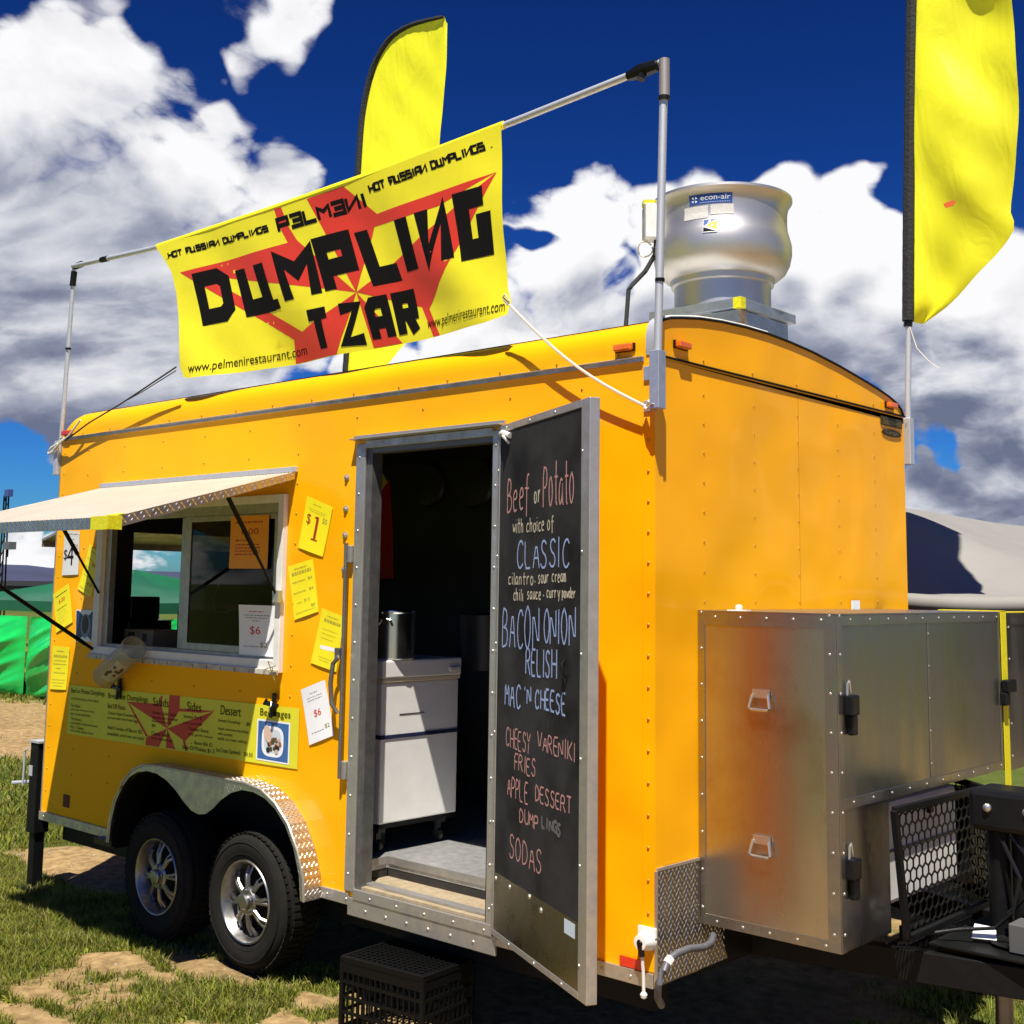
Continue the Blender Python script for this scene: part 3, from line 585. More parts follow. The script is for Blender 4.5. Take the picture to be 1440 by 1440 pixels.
# ---- serving window
MB_ = MB()
wf = MB(); wf.box(.525, .585, -.030, .0, 1.402, 2.262); wf.box(2.225, 2.268, -.030, .0, 1.402, 2.262); wf.box(.585, 2.225, -.030, .0, 2.222, 2.262); wf.box(.585, 2.225, -.032, .0, 1.402, 1.462)
for v in (0,): pass
wfr = wf.obj('window_frame', WHT, tr, bevel=.003)
mb = MB().box(.52, 2.275, -.046, -.033, 1.392, 1.418)
mb.obj('window_sill', mat('dirty_white_sill', (.60, .55, .45), .6, var=.5, vscale=30), wfr, bevel=.002)
mb = MB()
for i in range(14): mb.box(.62 + i * .12, .623 + i * .12, -.0475, -.0465, 1.393, 1.412)
mb.obj('sill_slots', BLKS, wfr, kind='stuff')
al_w = mat('window_aluminium', (.50, .48, .44), .45, .8, var=.3, vscale=20)
mb = MB(); mb.box(.585, .64, .0, .035, 1.462, 2.222); mb.box(2.19, 2.225, .0, .035, 1.462, 2.222); mb.box(.64, 2.19, .0, .035, 2.175, 2.222); mb.box(.64, 2.19, .0, .035, 1.462, 1.478); mb.obj('track', al_w, wfr)
def sash(x0, x1, y, name, gm):
    m_ = MB(); m_.box(x0, x0 + .035, y, y + .014, 1.479, 2.174); m_.box(x1 - .03, x1, y, y + .014, 1.479, 2.174); m_.box(x0 + .035, x1 - .03, y, y + .014, 2.145, 2.174); m_.box(x0 + .035, x1 - .03, y, y + .014, 1.479, 1.515)
    o = m_.obj(name, al_w, tr, bevel=.002); MB().box(x0 + .035, x1 - .03, y + .005, y + .009, 1.515, 2.145).obj('glass_pane', gm, o)
sash(1.40, 2.19, -.018 + .02, 'sliding_window', SCREEN)
MB().box(1.345, 1.398, .006, .030, 1.479, 2.174).obj('window_mullion', al_w, wfr, bevel=.002)

# ---- rear hatch (open) and its frame
mb = MB(); mb.plate([(.44, 1.44), (1.56, 1.44), (1.56, 2.20), (.44, 2.20)], front(-.012), .012, holes=[[(.50, 1.50), (1.50, 1.50), (1.50, 2.14), (.50, 2.14)]], nrm=(1, 0, 0)); mb.obj('rear_window_frame', BLKS, tr)
mb = MB(); c0 = Vector((-.012, .95, 2.215)); c1 = Vector((-.55, .95, 2.09)); d_ = (c1 - c0); nu = Vector((d_.z, 0, -d_.x)).normalized()
mb.obox((c0 + c1) / 2, d_ / 2, Vector((0, .76, 0)), nu * .008); mb.obox(c1 + Vector((0, 0, -.02)), Vector((.004, 0, 0)), Vector((0, .76, 0)), Vector((0, 0, .025))); mb.obj('rear_hatch', ALU, tr)
mb = MB(); mb.tube([(-.01, .25, 1.95), (-.45, .25, 2.10)], .01, 6); mb.tube([(-.01, 1.64, 1.8), (-.45, 1.64, 2.10)], .01, 6); mb.obj('rear_hatch_strut', BLKS, tr)

# ---- awning hatch over the serving window
AX0, AX1 = .515, 2.32; AZ0, AY1, AZ1 = 2.368, -.963, 2.098
av = Vector((0, AY1, AZ1 - AZ0)); an = Vector((0, av.z, -av.y)).normalized()
if an.z < 0: an = -an
amap = lambda u, v, o=0: tuple(Vector((u, 0, AZ0)) + av * v + an * o)
mb = MB(); mb.obox(Vector(((AX0 + AX1) / 2, AY1 / 2, (AZ0 + AZ1) / 2)) - an * .006, Vector(((AX1 - AX0) / 2, 0, 0)), av / 2, an * .006)
AWN = mat('ribbed_white_metal', (.68, .61, .52), .45, .25, var=.12, vscale=5, wave=(3, .15, .02))
aw = mb.obj('awning_hatch', AWN, tr)
ln = av.length
mb = MB()
for i in range(60):
    u = AX0 + .015 + i * (AX1 - AX0 - .03) / 59
    for k in (.02,): mb.obox(amap(u, .5, .0012), (.006, 0, 0), av * .48, an * .0012)
mb.obj('panel_ribs', AWN, aw, kind='stuff')
mb = MB(); hz = AZ1 - .022
mb.box(AX0, AX1, AY1 - .004, AY1, AZ1 - .048, AZ1 + .003); lipo = mb.obj('outer_lip', TREAD, aw)
for x in (AX1, AX0):
    mb = MB(); mb.add([Vector((x + s_, 0, AZ0 + .002)) + av * v + Vector((0, 0, dz)) for s_ in (-.002, .002) for v, dz in ((.01, 0), (1, 0), (1, -.05), (.01, -.035))], [(0, 1, 2, 3), (7, 6, 5, 4), (0, 4, 5, 1), (1, 5, 6, 2), (2, 6, 7, 3), (3, 7, 4, 0)]); lips = mb.obj('side_lip', TREAD, aw)
def lozenge(mb, p, a, b, n_, l=.0115, w=.0035, h=.0022):
    p, a, b, n_ = map(Vector, (p, a, b, n_)); mb.add([p - a * l, p + b * w, p + a * l, p - b * w, p + n_ * h], [(0, 3, 4), (3, 2, 4), (2, 1, 4), (1, 0, 4)])
def tread(mb, fn, nrm, u0, u1, v0, v1, ux, vx, s=.024, tst=None, **kw):
    """raised lozenges alternating in direction; ux, vx = 3D unit axes, fn(u, v) = point"""
    ux, vx = Vector(ux), Vector(vx); j = 0; v = v0
    while v <= v1:
        u = u0 + (s / 2 if j % 2 else 0); i = 0
        while u <= u1:
            if tst is None or tst(u, v):
                a = (ux * .62 + vx * .78) if (i + j) % 2 else (ux * -.62 + vx * .78); a.normalize(); nn_ = Vector(nrm); b = nn_.cross(a); lozenge(mb, fn(u, v), a, b, nn_, **kw)
            u += s; i += 1
        v += s * .62; j += 1
mb = MB(); tread(mb, lambda u, v: (u, AY1 - .004, v), (0, -1, 0), AX0 + .01, AX1 - .01, AZ1 - .042, AZ1, (1, 0, 0), (0, 0, 1), .022, l=.009); 
sv = av.normalized(); tread(mb, lambda u, v: tuple(Vector((AX1 + .002, 0, AZ0 - .012)) + sv * u + Vector((0, 0, -v))), (1, 0, 0), .03, ln - .02, 0.0, .03, sv, (0, 0, 1), .030, l=.012, w=.004, h=.003); mb.obj('tread_pattern', mat('bright_tread', (.80, .77, .70), .22, 1.0), aw, kind='stuff')
MB().box(AX0 - .005, AX1 + .012, -.022, -.0005, 2.366, 2.392).obj('hinge_rail', GALV, aw, bevel=.002)
def strut(p0, p1, mid, r0, r1, nm='gas_strut'):
    p0, p1 = Vector(p0), Vector(p1); q = p0.lerp(p1, mid); m_ = MB(); m_.tube([p0, q], r0, 8); m_.tube([q, p1], r1, 8); return m_.obj(nm, BLKS, aw, smooth=True)
strut((2.262, -.045, 1.765), (2.262, -.36, 2.24), .42, .007, .0115); strut((.60, -.04, 1.76), (.60, -.36, 2.24), .45, .007, .0115)
strut((.572, -.045, 1.445), (.60, -1.02, 2.04), .05, .009, .011, 'prop_rod')
MB().box(2.24, 2.285, -.06, -.031, 1.735, 1.795).obj('strut_mount', ALU, aw, bevel=.003)
mb = MB(); mb.obox((AX1 + .001, AY1 + .0, AZ1 - .022), (.006, 0, 0), (0, .035, 0), (0, 0, .030)); mb.obox((AX1 - .09, AY1 - .007, AZ1 - .022), (.09, 0, 0), (0, .0015, 0), (0, 0, .030)); mb.obox(Vector(amap(AX1 - .045, .975, .006)), (.05, 0, 0), sv * .028, an * .0015); mb.obj('corner_tape', YTAPE, aw, bevel=.001)

# ---- fenders
fe = MB(); FY = -.10; n = len(FEN)
for (a, b) in zip(FEN[:-1], FEN[1:]): fe.add([(a[0], -.0005, a[1]), (b[0], -.0005, b[1]), (b[0], FY, b[1]), (a[0], FY, a[1])], [(0, 1, 2, 3)])
inner = [(.945, .44)]
arc = lambda cx_, cz_, rx, rz_, a0, a1, k: [(cx_ + rx * math.cos(math.radians(t)), cz_ + rz_ * math.sin(math.radians(t))) for t in np.linspace(a0, a1, k)]
sk = [(1.03, .72)] + [(1.06, .745), (1.12, .80), (1.20, .835), (1.29, .850), (1.38, .846), (1.47, .825), (1.56, .785), (1.64, .735), (1.71, .702), (1.77, .692), (1.83, .702), (1.89, .735), (1.95, .782), (2.03, .825), (2.12, .850), (2.21, .850), (2.30, .832), (2.38, .795), (2.46, .73), (2.525, .64), (2.57, .53), (2.585, .42)]
ou = [(x, z) for x, z in FEN[3:]]
fe.plate(list(reversed(ou)) + sk, side(FY), .004, nrm=(0, -1, 0))
lip0 = [(.93, .44), (.945, .56), (.985, .67), (1.06, .77), (1.06, .745), (1.0, .66), (.962, .55), (.95, .44)]
fe.plate(lip0, side(FY), .004, nrm=(0, -1, 0))
fen = fe.obj('fender', TREAD, tr, smooth=True)
mb = MB(); cum = 0
for (a, b) in zip(FEN[:-1], FEN[1:]):
    A_, B_ = Vector((a[0], 0, a[1])), Vector((b[0], 0, b[1])); d_ = B_ - A_; Ls = d_.length; d_.normalize(); no = Vector((-d_.z, 0, d_.x))
    tread(mb, lambda u, v: tuple(A_ + d_ * u + Vector((0, -v, 0)) + no * .0008), no, .005, Ls - .004, .012, .094, d_, (0, -1, 0), .022, l=.0095, w=.0038, h=.0034)
from mathutils.geometry import intersect_point_line
def inpoly(x, z, P_):
    c = False; j = len(P_) - 1
    for i in range(len(P_)):
        if (P_[i][1] > z) != (P_[j][1] > z) and x < (P_[j][0] - P_[i][0]) * (z - P_[i][1]) / (P_[j][1] - P_[i][1]) + P_[i][0]: c = not c
        j = i
    return c
skp = list(reversed(ou)) + sk
tread(mb, lambda u, v: (u, FY - .004, v), (0, -1, 0), 1.05, 2.6, .43, .875, (1, 0, 0), (0, 0, 1), .023, tst=lambda u, v: inpoly(u, v, skp) and inpoly(u, v + .008, skp) and inpoly(u, v - .008, skp), l=.0095, w=.0034)
mb.obj('tread_pattern', TREAD, fen, kind='stuff')
mb = MB(); mb.tube([(x, FY - .004, z) for x, z in FEN], .006, 6); mb.obj('fender_edge', ALU, fen, smooth=True)
MB().box(.72, .93, -.06, .05, .40, .43).obj('splash_flap', BLKP, tr)

# ---- wheels
def make_wheel(x, z):
    y0 = -.078; R = .312
    prof = [(.186, .012), (.196, .004), (.21, .0), (.235, -.006), (.262, -.008), (.284, -.001), (.298, .010), (.306, .024), (R, .045), (R, .165), (.306, .186), (.29, .205), (.25, .212), (.20, .205), (.186, .19)]
    m_ = MB(); m_.lathe((x, y0, z), prof, 64, 'y'); w = m_.obj('wheel', RUB, tr, smooth=True)
    m_ = MB()
    for k in range(56):
        a = 2 * math.pi * k / 56
        for j, (yy, wd_) in enumerate(((.030, .018), (.068, .016), (.105, .016), (.142, .016), (.178, .018))):
            aa = a + (.03 if j % 2 else 0) + .02 * j; er = Vector((math.cos(aa), 0, math.sin(aa))); et = Vector((-math.sin(aa), 0, math.cos(aa)))
            if j == 0: er = (er + Vector((0, -.45, 0))).normalized()
            m_.obox(Vector((x, y0 + yy, z)) + Vector((math.cos(aa), 0, math.sin(aa))) * (.306 if j in (0, 4) else R), er * .006, Vector((0, wd_, 0)) if j else Vector((et.x * 0, 1, 0)) * .014 - er * .004, et * (.0125 if j in (0, 4) else .011))
    m_.obj('tread_blocks', RUB, w, kind='stuff')
    # raised sidewall rings
    m_ = MB(); m_.lathe((x, y0, z), [(.214, -.0015), (.217, -.0035), (.220, -.003)], 64, 'y'); m_.lathe((x, y0, z), [(.268, -.008), (.271, -.0105), (.274, -.008)], 64, 'y'); m_.obj('sidewall_ring', RUB, w, smooth=True)
    rim = MB(); rim.lathe((x, y0, z), [(.190, .016), (.192, .002), (.188, -.003), (.182, -.001), (.176, .010), (.170, .030), (.160, .052), (.152, .085), (.150, .14)], 64, 'y')
    rim.lathe((x, y0, z), [(.150, .14), (.0, .145)], 32, 'y')
    ro = rim.obj('rim', RIMM, w, smooth=True)
    sp = MB()
    for k in range(8):
        a = 2 * math.pi * k / 8 + .12
        for s_ in (-1, 1):
            aa = a + s_ * .115; bb = a + s_ * .055
            p1 = Vector((x + .156 * math.cos(aa), y0 + .050, z + .156 * math.sin(aa))); p0 = Vector((x + .060 * math.cos(bb), y0 + .022, z + .060 * math.sin(bb)))
            pm = Vector((x + .115 * math.cos(a + s_ * .07), y0 + .024, z + .115 * math.sin(a + s_ * .07)))
            sp.tube([p0, pm, p1], [.0105, .0085, .011], 6)
    sp.obj('spokes', RIMM, ro, smooth=True) if False else None
    so = sp.obj('spokes', RIMM, w, smooth=True)
    hb = MB(); hb.lathe((x, y0, z), [(.066, .045), (.066, .018), (.058, .010), (.036, .008), (.036, -.006), (.030, -.012), (.012, -.014), (.0, -.014)], 32, 'y')
    for k in range(5):
        a = 2 * math.pi * k / 5 + .3; hb.lathe((x + .049 * math.cos(a), y0, z + .049 * math.sin(a)), [(.008, .012), (.008, .002), (.0, .0)], 8, 'y')
    hb.obj('hub', RIMM, w, smooth=True)
    bk = MB(); bk.lathe((x, y0, z), [(.148, .10), (.0, .10)], 24, 'y'); bk.obj('brake_drum', BLKS, w)
    return w
make_wheel(2.138, .335); make_wheel(1.375, .328)
# far side wheels
for x in (2.138, 1.375):
    m_ = MB(); m_.lathe((x, 1.93, .33), [(.0, .0), (.186, .0), (.29, .0), (R_ := .312, .03), (.312, .17), (.29, .2), (0, .2)], 32, 'y'); m_.obj('wheel', RUB, tr, smooth=True)

# ---- front end: corner tread plate, tongue box, A-frame, jack
ep = MB().plate([(.003, .432), (.273, .432), (.42, .44), (.42, .60), (.273, .832), (.003, .826)] if False else [(.003, .432), (.46, .44), (.40, .56), (.275, .62), (.275, .832), (.003, .826)], front(L + .005), .004, nrm=(1, 0, 0)); epo = ep.obj('stone_guard', mat('dull_tread_plate', (.34, .32, .28), .38, 1.0, var=.35, vscale=14), tr)
mb = MB(); tread(mb, lambda u, v: (L + .009, u, v), (1, 0, 0), .015, .44, .445, .82, (0, 1, 0), (0, 0, 1), .024, tst=lambda u, v: u < .265 or v < .60, l=.011, w=.004, h=.0028); mb.obj('tread_pattern', TREAD, epo, kind='stuff')
mb = MB(); mb.box(L + .004, L + .012, -.006, .003, .43, .826); mb.box(L + .004, L + .011, .0031, .275, .826, .836); mb.obj('guard_edge', ALU, epo)
BX = 5.022; BY = .283; BY2 = 1.765; BZ = .60; BT = 1.742; BM = 1.085
bx = MB(); bx.box(L + .002, BX, BY, BY2, BM, BT - .002); bx.box(L + .002, BX, BY, .665, BZ, BM); box = bx.obj('storage_box', ALUB, tr)
MB().box(L + .004, BX - .004, BY - .0025, BY - .0003, BZ + .003, BT - .004).obj('side_panel', BOXM, box)
for (y0, y1, z0, z1) in ((BY + .03, 1.028, BM + .02, BT - .03), (1.034, BY2 - .02, BM + .02, BT - .03), (BY + .03, .655, BZ + .01, BM - .012)):
    MB().box(BX + .0003, BX + .0025, y0, y1, z0, z1).obj('front_panel', ALUB, box)
t_ = MB()
t_.box(L + .003, BX - .03, BY - .0055, BY - .0027, BT - .05, BT); t_.box(L + .003, L + .033, BY - .0055, BY - .0027, BZ, BT - .05); t_.box(L + .033, BX - .045, BY - .0055, BY - .0027, BZ, BZ + .038)
t_.box(BX - .045, BX + .003, BY - .0058, BY - .0027, BZ, BT); t_.box(BX + .0027, BX + .0058, BY - .0026, BY + .035, BZ, BT)
t_.box(BX + .0027, BX + .0055, BY + .035, BY2, BT - .035, BT); t_.box(BX + .0027, BX + .0055, BY + .035, BY2, BM - .012, BM + .025); t_.box(BX + .0027, BX + .005, 1.024, 1.038, BM + .025, BT - .035); t_.box(BX + .0027, BX + .0055, BY2 - .022, BY2, BM + .025, BT - .035)
t_.box(L + .002, BX + .006, BY - .006, BY2, BT + .0003, BT + .006)
t_.obj('box_trim', BTRIM, box, bevel=.0012)
mb = MB()
for i in range(9): mb.rivet((BX - .022, BY - .006, BZ + .06 + i * .135), (0, -1, 0), .006, .004); mb.rivet((L + .018, BY - .006, BZ + .06 + i * .135), (0, -1, 0), .006, .004); mb.rivet((BX + .006, BY + .018, BZ + .06 + i * .135), (1, 0, 0), .006, .004)
for i in range(5): mb.rivet((L + .08 + i * .11, BY - .006, BT - .018), (0, -1, 0), .006, .004); mb.rivet((L + .08 + i * .11, BY - .006, BZ + .018), (0, -1, 0), .006, .004)
for i in range(10): mb.rivet((BX + .006, BY + .10 + i * .15, BT - .016), (1, 0, 0), .005, .004); mb.rivet((BX + .006, BY + .10 + i * .15, BM + .008), (1, 0, 0), .005, .004)
for i in range(5): mb.rivet((BX + .0055, 1.031, BM + .08 + i * .125), (1, 0, 0), .0045, .003)
mb.obj('box_rivets', ALU, box, smooth=True, kind='stuff')
CHR = mat('chrome_handle', (.62, .60, .55), .32, .9)
for x, z in ((4.725, 1.437), (4.722, .921)):
    mb = MB(); y = BY - .006; mb.box(x - .035, x + .035, y - .007, y, z, z + .030); mb.tube([(x - .033, y - .010, z + .012), (x - .042, y - .018, z - .035), (x - .03, y - .018, z - .042), (x + .03, y - .018, z - .042), (x + .042, y - .018, z - .035), (x + .033, y - .010, z + .012)], .0055, 8); mb.obj('lifting_handle', CHR, box, smooth=True)
for y, z in ((.352, 1.400), (.345, .845)):
    mb = MB(); mb.box(BX + .006, BX + .040, y - .032, y + .026, z - .005, z + .065); mb.box(BX + .006, BX + .030, y - .010, y + .030, z - .075, z - .005); pl_ = mb.obj('padlock', BLKP, box, bevel=.006)
    mb = MB(); mb.tube([(BX + .015, y - .022, z + .06), (BX + .015, y - .018, z + .105), (BX + .015, y - .004, z + .115), (BX + .015, y + .006, z + .07)], .0045, 6); mb.obj('shackle', CHR, pl_, smooth=True)
mb = MB(); mb.box(BX + .010, BX + .042, 1.755, 1.850, 1.400, 1.455); mb.box(BX + .006, BX + .035, 1.742, 1.790, 1.345, 1.400); mb.obj('padlock', BLKP, box, bevel=.006)
# second box across the yellow strap
b2 = MB(); b2.box(L + .002, BX, 1.84, 2.62, 1.06, BT - .002); b2.box(BX + .0005, BX + .004, 1.84, 1.90, 1.06, BT); b2.box(BX + .0005, BX + .004, 1.90, 2.6, BT - .05, BT); b2o = b2.obj('second_storage_box', ALUB, tr)
mb = MB()
for i in range(5): mb.rivet((BX + .005, 1.87, 1.12 + i * .14), (1, 0, 0), .006, .004)
mb.obj('box_rivets', ALU, b2o, smooth=True, kind='stuff')
mb = MB(); mb.box(BX + .0065, BX + .010, 1.772, 1.832, .95, BT + .008); mb.box(L + .30, BX + .010, 1.772, 1.832, BT + .0065, BT + .010); mb.box(BX - .02, BX + .010, 1.833, 2.6, BT + .0005, BT + .006)
mb.obj('tie_down_strap', YSTRAP, tr)
mb = MB(); mb.lathe((4.60, .33, BT + .006), [(.012, 0), (.014, .012), (.011, .022), (0, .024)], 12); mb.box(4.56, 4.64, .31, .35, BT + .0055, BT + .010); mb.obj('box_lid_knob', WHT, box)
mb = MB(); mb.box(L + .012, L + .016, 1.505, 1.58, BT + .004, BT + .045); mb.obj('paper_tag', PAPW, tr)
# tongue
tg = MB(); tg.bar((4.40, .66, .47), (6.2, 1.02, .47), .06, .11); tg.bar((4.40, 1.82, .47), (6.2, 1.10, .47), .06, .11); tg.box(4.9, 6.35, .98, 1.14, .42, .545); tg.box(4.95, 5.02, .8, 1.4, .43, .53)
tg.obj('tongue_frame', BLKS, tr, bevel=.004)
mb = MB(); mb.box(5.10, 5.62, .80, 1.32, .546, .556); tgp = mb.obj('tongue_plate', BLKS, tr, bevel=.002)
mb = MB(); mb.lathe((5.36, .98, .557), [(.09, 0), (.10, .012), (.085, .018), (.07, .01), (.05, .012), (.03, .004), (0, .004)], 32); mb.obj('plate_ring', BLKS, tgp, smooth=True)
jk = MB(); jk.tube([(5.27, 1.06, .55), (5.27, 1.06, .95)], .042, 16); jk.tube([(5.345, 1.06, .62), (5.345, 1.06, .95)], .026, 12); jo = jk.obj('tongue_jack', BLKS, tr, smooth=True)
mb = MB(); mb.box(5.19, 5.47, .97, 1.17, .948, 1.10); mb.obj('jack_head', BLKP, jo, bevel=.022)
for x in (5.285, 5.43):
    mb = MB(); mb.lathe((x - .02, .970, 1.035), [(.016, 0), (.015, -.008), (.008, -.014), (0, -.015)], 14, 'y'); mb.obj('jack_bolt', CHR, jo, smooth=True)
mb = MB(); mb.tube([(5.27, 1.06, .03), (5.27, 1.06, .55)], .032, 14); mb.box(5.18, 5.36, .97, 1.15, .0, .03); mb.obj('jack_leg', mat('dull_steel_tube', (.20, .19, .18), .4, .9, var=.3), jo, smooth=True)
mb = MB(); mb.tube([(5.30, 1.0, .93), (5.38, .96, .80), (5.36, .93, .68), (5.30, .92, .62), (5.18, .88, .60), (5.05, .8, .57)], .007, 8); mb.tube([(5.34, 1.0, .94), (5.41, 1.0, .85), (5.40, 1.0, .75), (5.32, 1.0, .66)], .009, 8); mb.obj('jack_cable', BLKP, jo, smooth=True)
mb = MB(); mb.box(5.37, 5.47, .86, .98, .56, .66); mb.obj('battery_box', mat('grey_box', (.08, .08, .08), .6), tr, bevel=.004)
# propane guard: black frame with expanded metal
GX = 5.10; gf = MB(); r_ = .012
cor = [(GX, .545, 1.055), (GX, 1.36, 1.045), (GX, 1.42, .60), (GX, .625, .60)]
for i in range(4): gf.bar(cor[i], cor[(i + 1) % 4], .024)
gf.bar(cor[1], (4.80, 1.62, 1.04), .024); gf.bar(cor[2], (4.85, 1.66, .60), .024); gf.bar((4.80, 1.62, 1.04), (4.85, 1.66, .60), .024)
go_ = gf.obj('mesh_guard', BLKS, tr, bevel=.003)
mb = MB(); s_ = .027
def hexmesh(mb, O, U, V, nu_, nv_, inside):
    for i in range(nu_):
        for j in range(nv_):
            cx_ = (i + (.5 if j % 2 else 0)) * s_ * 1.9; cy_ = j * s_ * 1.5
            P_ = [(cx_ + s_ * 1.05 * math.cos(math.radians(30 + 60 * k)), cy_ + s_ * .98 * math.sin(math.radians(30 + 60 * k))) for k in range(6)]
            for k in range(3):
                a, b = P_[k], P_[k + 1]
                if inside(*a) and inside(*b): mb.bar(O + U * a[0] + V * a[1], O + U * b[0] + V * b[1], .0065, .004, up=U.cross(V))
hexmesh(mb, Vector((GX, .56, .61)), Vector((0, 1, 0)), Vector((0, 0, 1)), 17, 13, lambda a, b: (.07 - b * .17) < a < (.86 - b * .12) and 0 < b < .44)
hexmesh(mb, Vector((GX, 1.40, .61)), Vector((-.75, .66, 0)), Vector((0, 0, 1)), 7, 13, lambda a, b: 0 < a < .33 and 0 < b < .44)
mb.obj('expanded_metal', BLKS, go_, kind='stuff')
pb = MB(); pb.box(4.50, 4.96, .70, 1.42, .66, 1.04); pbo = pb.obj('propane_cover', mat('white_plastic_cover', (.70, .68, .64), .45, var=.2, vscale=9), tr, bevel=.02)
mb = MB(); mb.box(4.964, 4.975, 1.12, 1.16, .96, 1.01); mb.box(4.963, 4.968, .72, 1.40, .855, .862); mb.obj('cover_latch', BLKP, pbo)
mb = MB(); mb.box(4.62, 4.98, 1.50, 1.80, .62, .98); mb.obj('battery_case', BLKP, tr, bevel=.01)
mb = MB(); mb.add([(5.22, .90, .575), (5.30, .93, .575), (5.29, .95, .615), (5.22, .93, .62)], [(0, 1, 2, 3)]); mb.obj('paper_scrap', PAPW, tr)
# power inlet with plug and grey hose at the bottom corner
mb = MB(); mb.lathe((4.423, -.0045, .587), [(.0, -.052), (.026, -.05), (.030, -.03), (.036, -.010), (.038, 0)], 20, 'y'); mb.box(4.385, 4.462, -.014, -.0045, .60, .632); pi_ = mb.obj('power_inlet', mat('white_plastic', (.75, .73, .68), .4), tr, smooth=True)
mb = MB(); mb.lathe((4.423, -.055, .585), [(0, -.004), (.010, -.004), (.014, 0)], 10, 'y'); mb.tube([(4.423, -.05, .575), (4.425, -.045, .54)], .012, 8); mb.obj('inlet_plug', BLKP, pi_)
mb = MB(); mb.tube([(4.425, -.045, .545), (4.428, -.040, .49), (4.430, -.040, .42)], .006, 8); mb.lathe((4.430, -.040, .405), [(0, -.01), (.011, -.004), (.013, .006), (.008, .014), (0, .016)], 10); mb.obj('pull_cord', WHT, pi_, smooth=True)
mb = MB(); mb.tube([(4.50, .30, .565), (4.54, .22, .555), (4.56, .14, .560), (4.56, .05, .573), (4.56, -.025, .572), (4.558, -.07, .560), (4.556, -.10, .53), (4.55, -.12, .49), (4.54, -.11, .44), (4.52, -.06, .40)], .013, 12); ho = mb.obj('drain_hose', mat('grey_rubber_hose', (.085, .085, .095), .45), tr, smooth=True)
mb = MB(); mb.tube([(4.559, -.060, .563), (4.557, -.080, .548)], .016, 12); mb.obj('hose_collar', WHT, ho)
# rear stabiliser jack
mb = MB(); mb.box(-.17, -.075, .00, .095, .33, .855); sj = mb.obj('stabilizer_jack', BLKS, tr, bevel=.004)
mb = MB(); mb.box(-.155, -.09, .015, .08, .02, .33); mb.box(-.20, -.05, -.03, .12, .0, .02); mb.obj('jack_foot', BLKS, sj, bevel=.002)
mb = MB(); mb.tube([(-.175, -.01, .82), (-.20, -.02, .80), (-.20, -.02, .60)], .007, 8); mb.tube([(-.165, .04, .62), (-.33, -.02, .60)], .012, 8); mb.box(-.18, -.065, -.005, .10, .856, .868); mb.obj('jack_crank', GALV, sj, smooth=True)
mb = MB(); mb.box(-.172, -.130, -.0035, -.0006, .66, .72); mb.obj('jack_label', mat('grey_label', (.4, .4, .4), .6), sj)
MB().box(-.075, .0, .03, .07, .44, .50).obj('jack_bracket', BLKS, sj)
MB().box(-.03, -.001, .02, .10, .50, .80).obj('tail_light', mat('dark_red_lens', (.16, .012, .008), .3), tr, bevel=.004)

# ---- roof exhaust fan
FX, FYY = 4.055, 1.084
fp = [(.222, 3.05), (.222, 3.215), (.236, 3.220), (.238, 3.245), (.262, 3.255), (.292, 3.280), (.310, 3.315), (.319, 3.36), (.319, 3.40), (.311, 3.435), (.302, 3.465), (.298, 3.50), (.299, 3.55), (.306, 3.585), (.316, 3.600), (.324, 3.612), (.323, 3.624), (.312, 3.626), (.302, 3.60), (.29, 3.56), (.285, 3.45)]
mb = MB().lathe((FX, FYY, 0), fp[3:], 96); fan = mb.obj('exhaust_fan', SPUN, tr, smooth=True)
MB().lathe((FX, FYY, 0), fp[:4], 64).obj('fan_collar', SPUN, fan, smooth=True)
MB().lathe((FX, FYY, 3.45), [(.29, 0), (.15, .05), (0, .06)], 32).obj('fan_cap', SPUN, fan, smooth=True)
mb = MB(); mb.tube([(FX + .240 * math.cos(a), FYY + .240 * math.sin(a), 3.248) for a in np.linspace(0, 2 * math.pi, 49)], .004, 6, cap=False); mb.obj('clamp_ring', ALU, fan, smooth=True)
cb = MB(); cb.box(3.835, 4.275, .872, 1.296, 2.80, 3.052); cb.box(3.74, 4.30, .80, 1.34, 2.86, 2.905); cb.obj('fan_curb', CURB, fan, bevel=.002)
MB().box(3.81, 4.302, .845, 1.322, 3.055, 3.098).obj('curb_cap', CURB, fan, bevel=.003)
MB().box(4.2765, 4.283, .868, .925, 2.87, 3.05).obj('curb_rust', mat('rusty_edge', (.24, .13, .06), .8, .2, var=.7, vscale=60, col2=(.6, .55, .45)), fan)
MB().box(4.263, 4.3045, .8435, .882, 3.052, 3.100).obj('curb_tape', YTAPE, fan)
def onbowl(off):
    # angle about the bowl axis measured from the direction of the camera's side
    return lambda u, v, o=0.0: (FX + (np.interp(v, [p[1] for p in fp[5:16]], [p[0] for p in fp[5:16]]) + .0015 + off + o) * math.cos(u), FYY + (np.interp(v, [p[1] for p in fp[5:16]], [p[0] for p in fp[5:16]]) + .0015 + off + o) * math.sin(u), v)
def curved(mb, u0, u1, v0, v1, f_, n_=8, m2=4):
    mb.add([f_(u0 + (u1 - u0) * i / n_, v0 + (v1 - v0) * j / m2) for i in range(n_ + 1) for j in range(m2 + 1)], [(i * (m2 + 1) + j, (i + 1) * (m2 + 1) + j, (i + 1) * (m2 + 1) + j + 1, i * (m2 + 1) + j + 1) for i in range(n_) for j in range(m2)])
A0 = math.radians(-84)
fb = onbowl(.0)
mb = MB(); curved(mb, A0 - .03, A0 + .62, 3.536, 3.580, fb); mb.obj('fan_name_label', BLUE, fan)
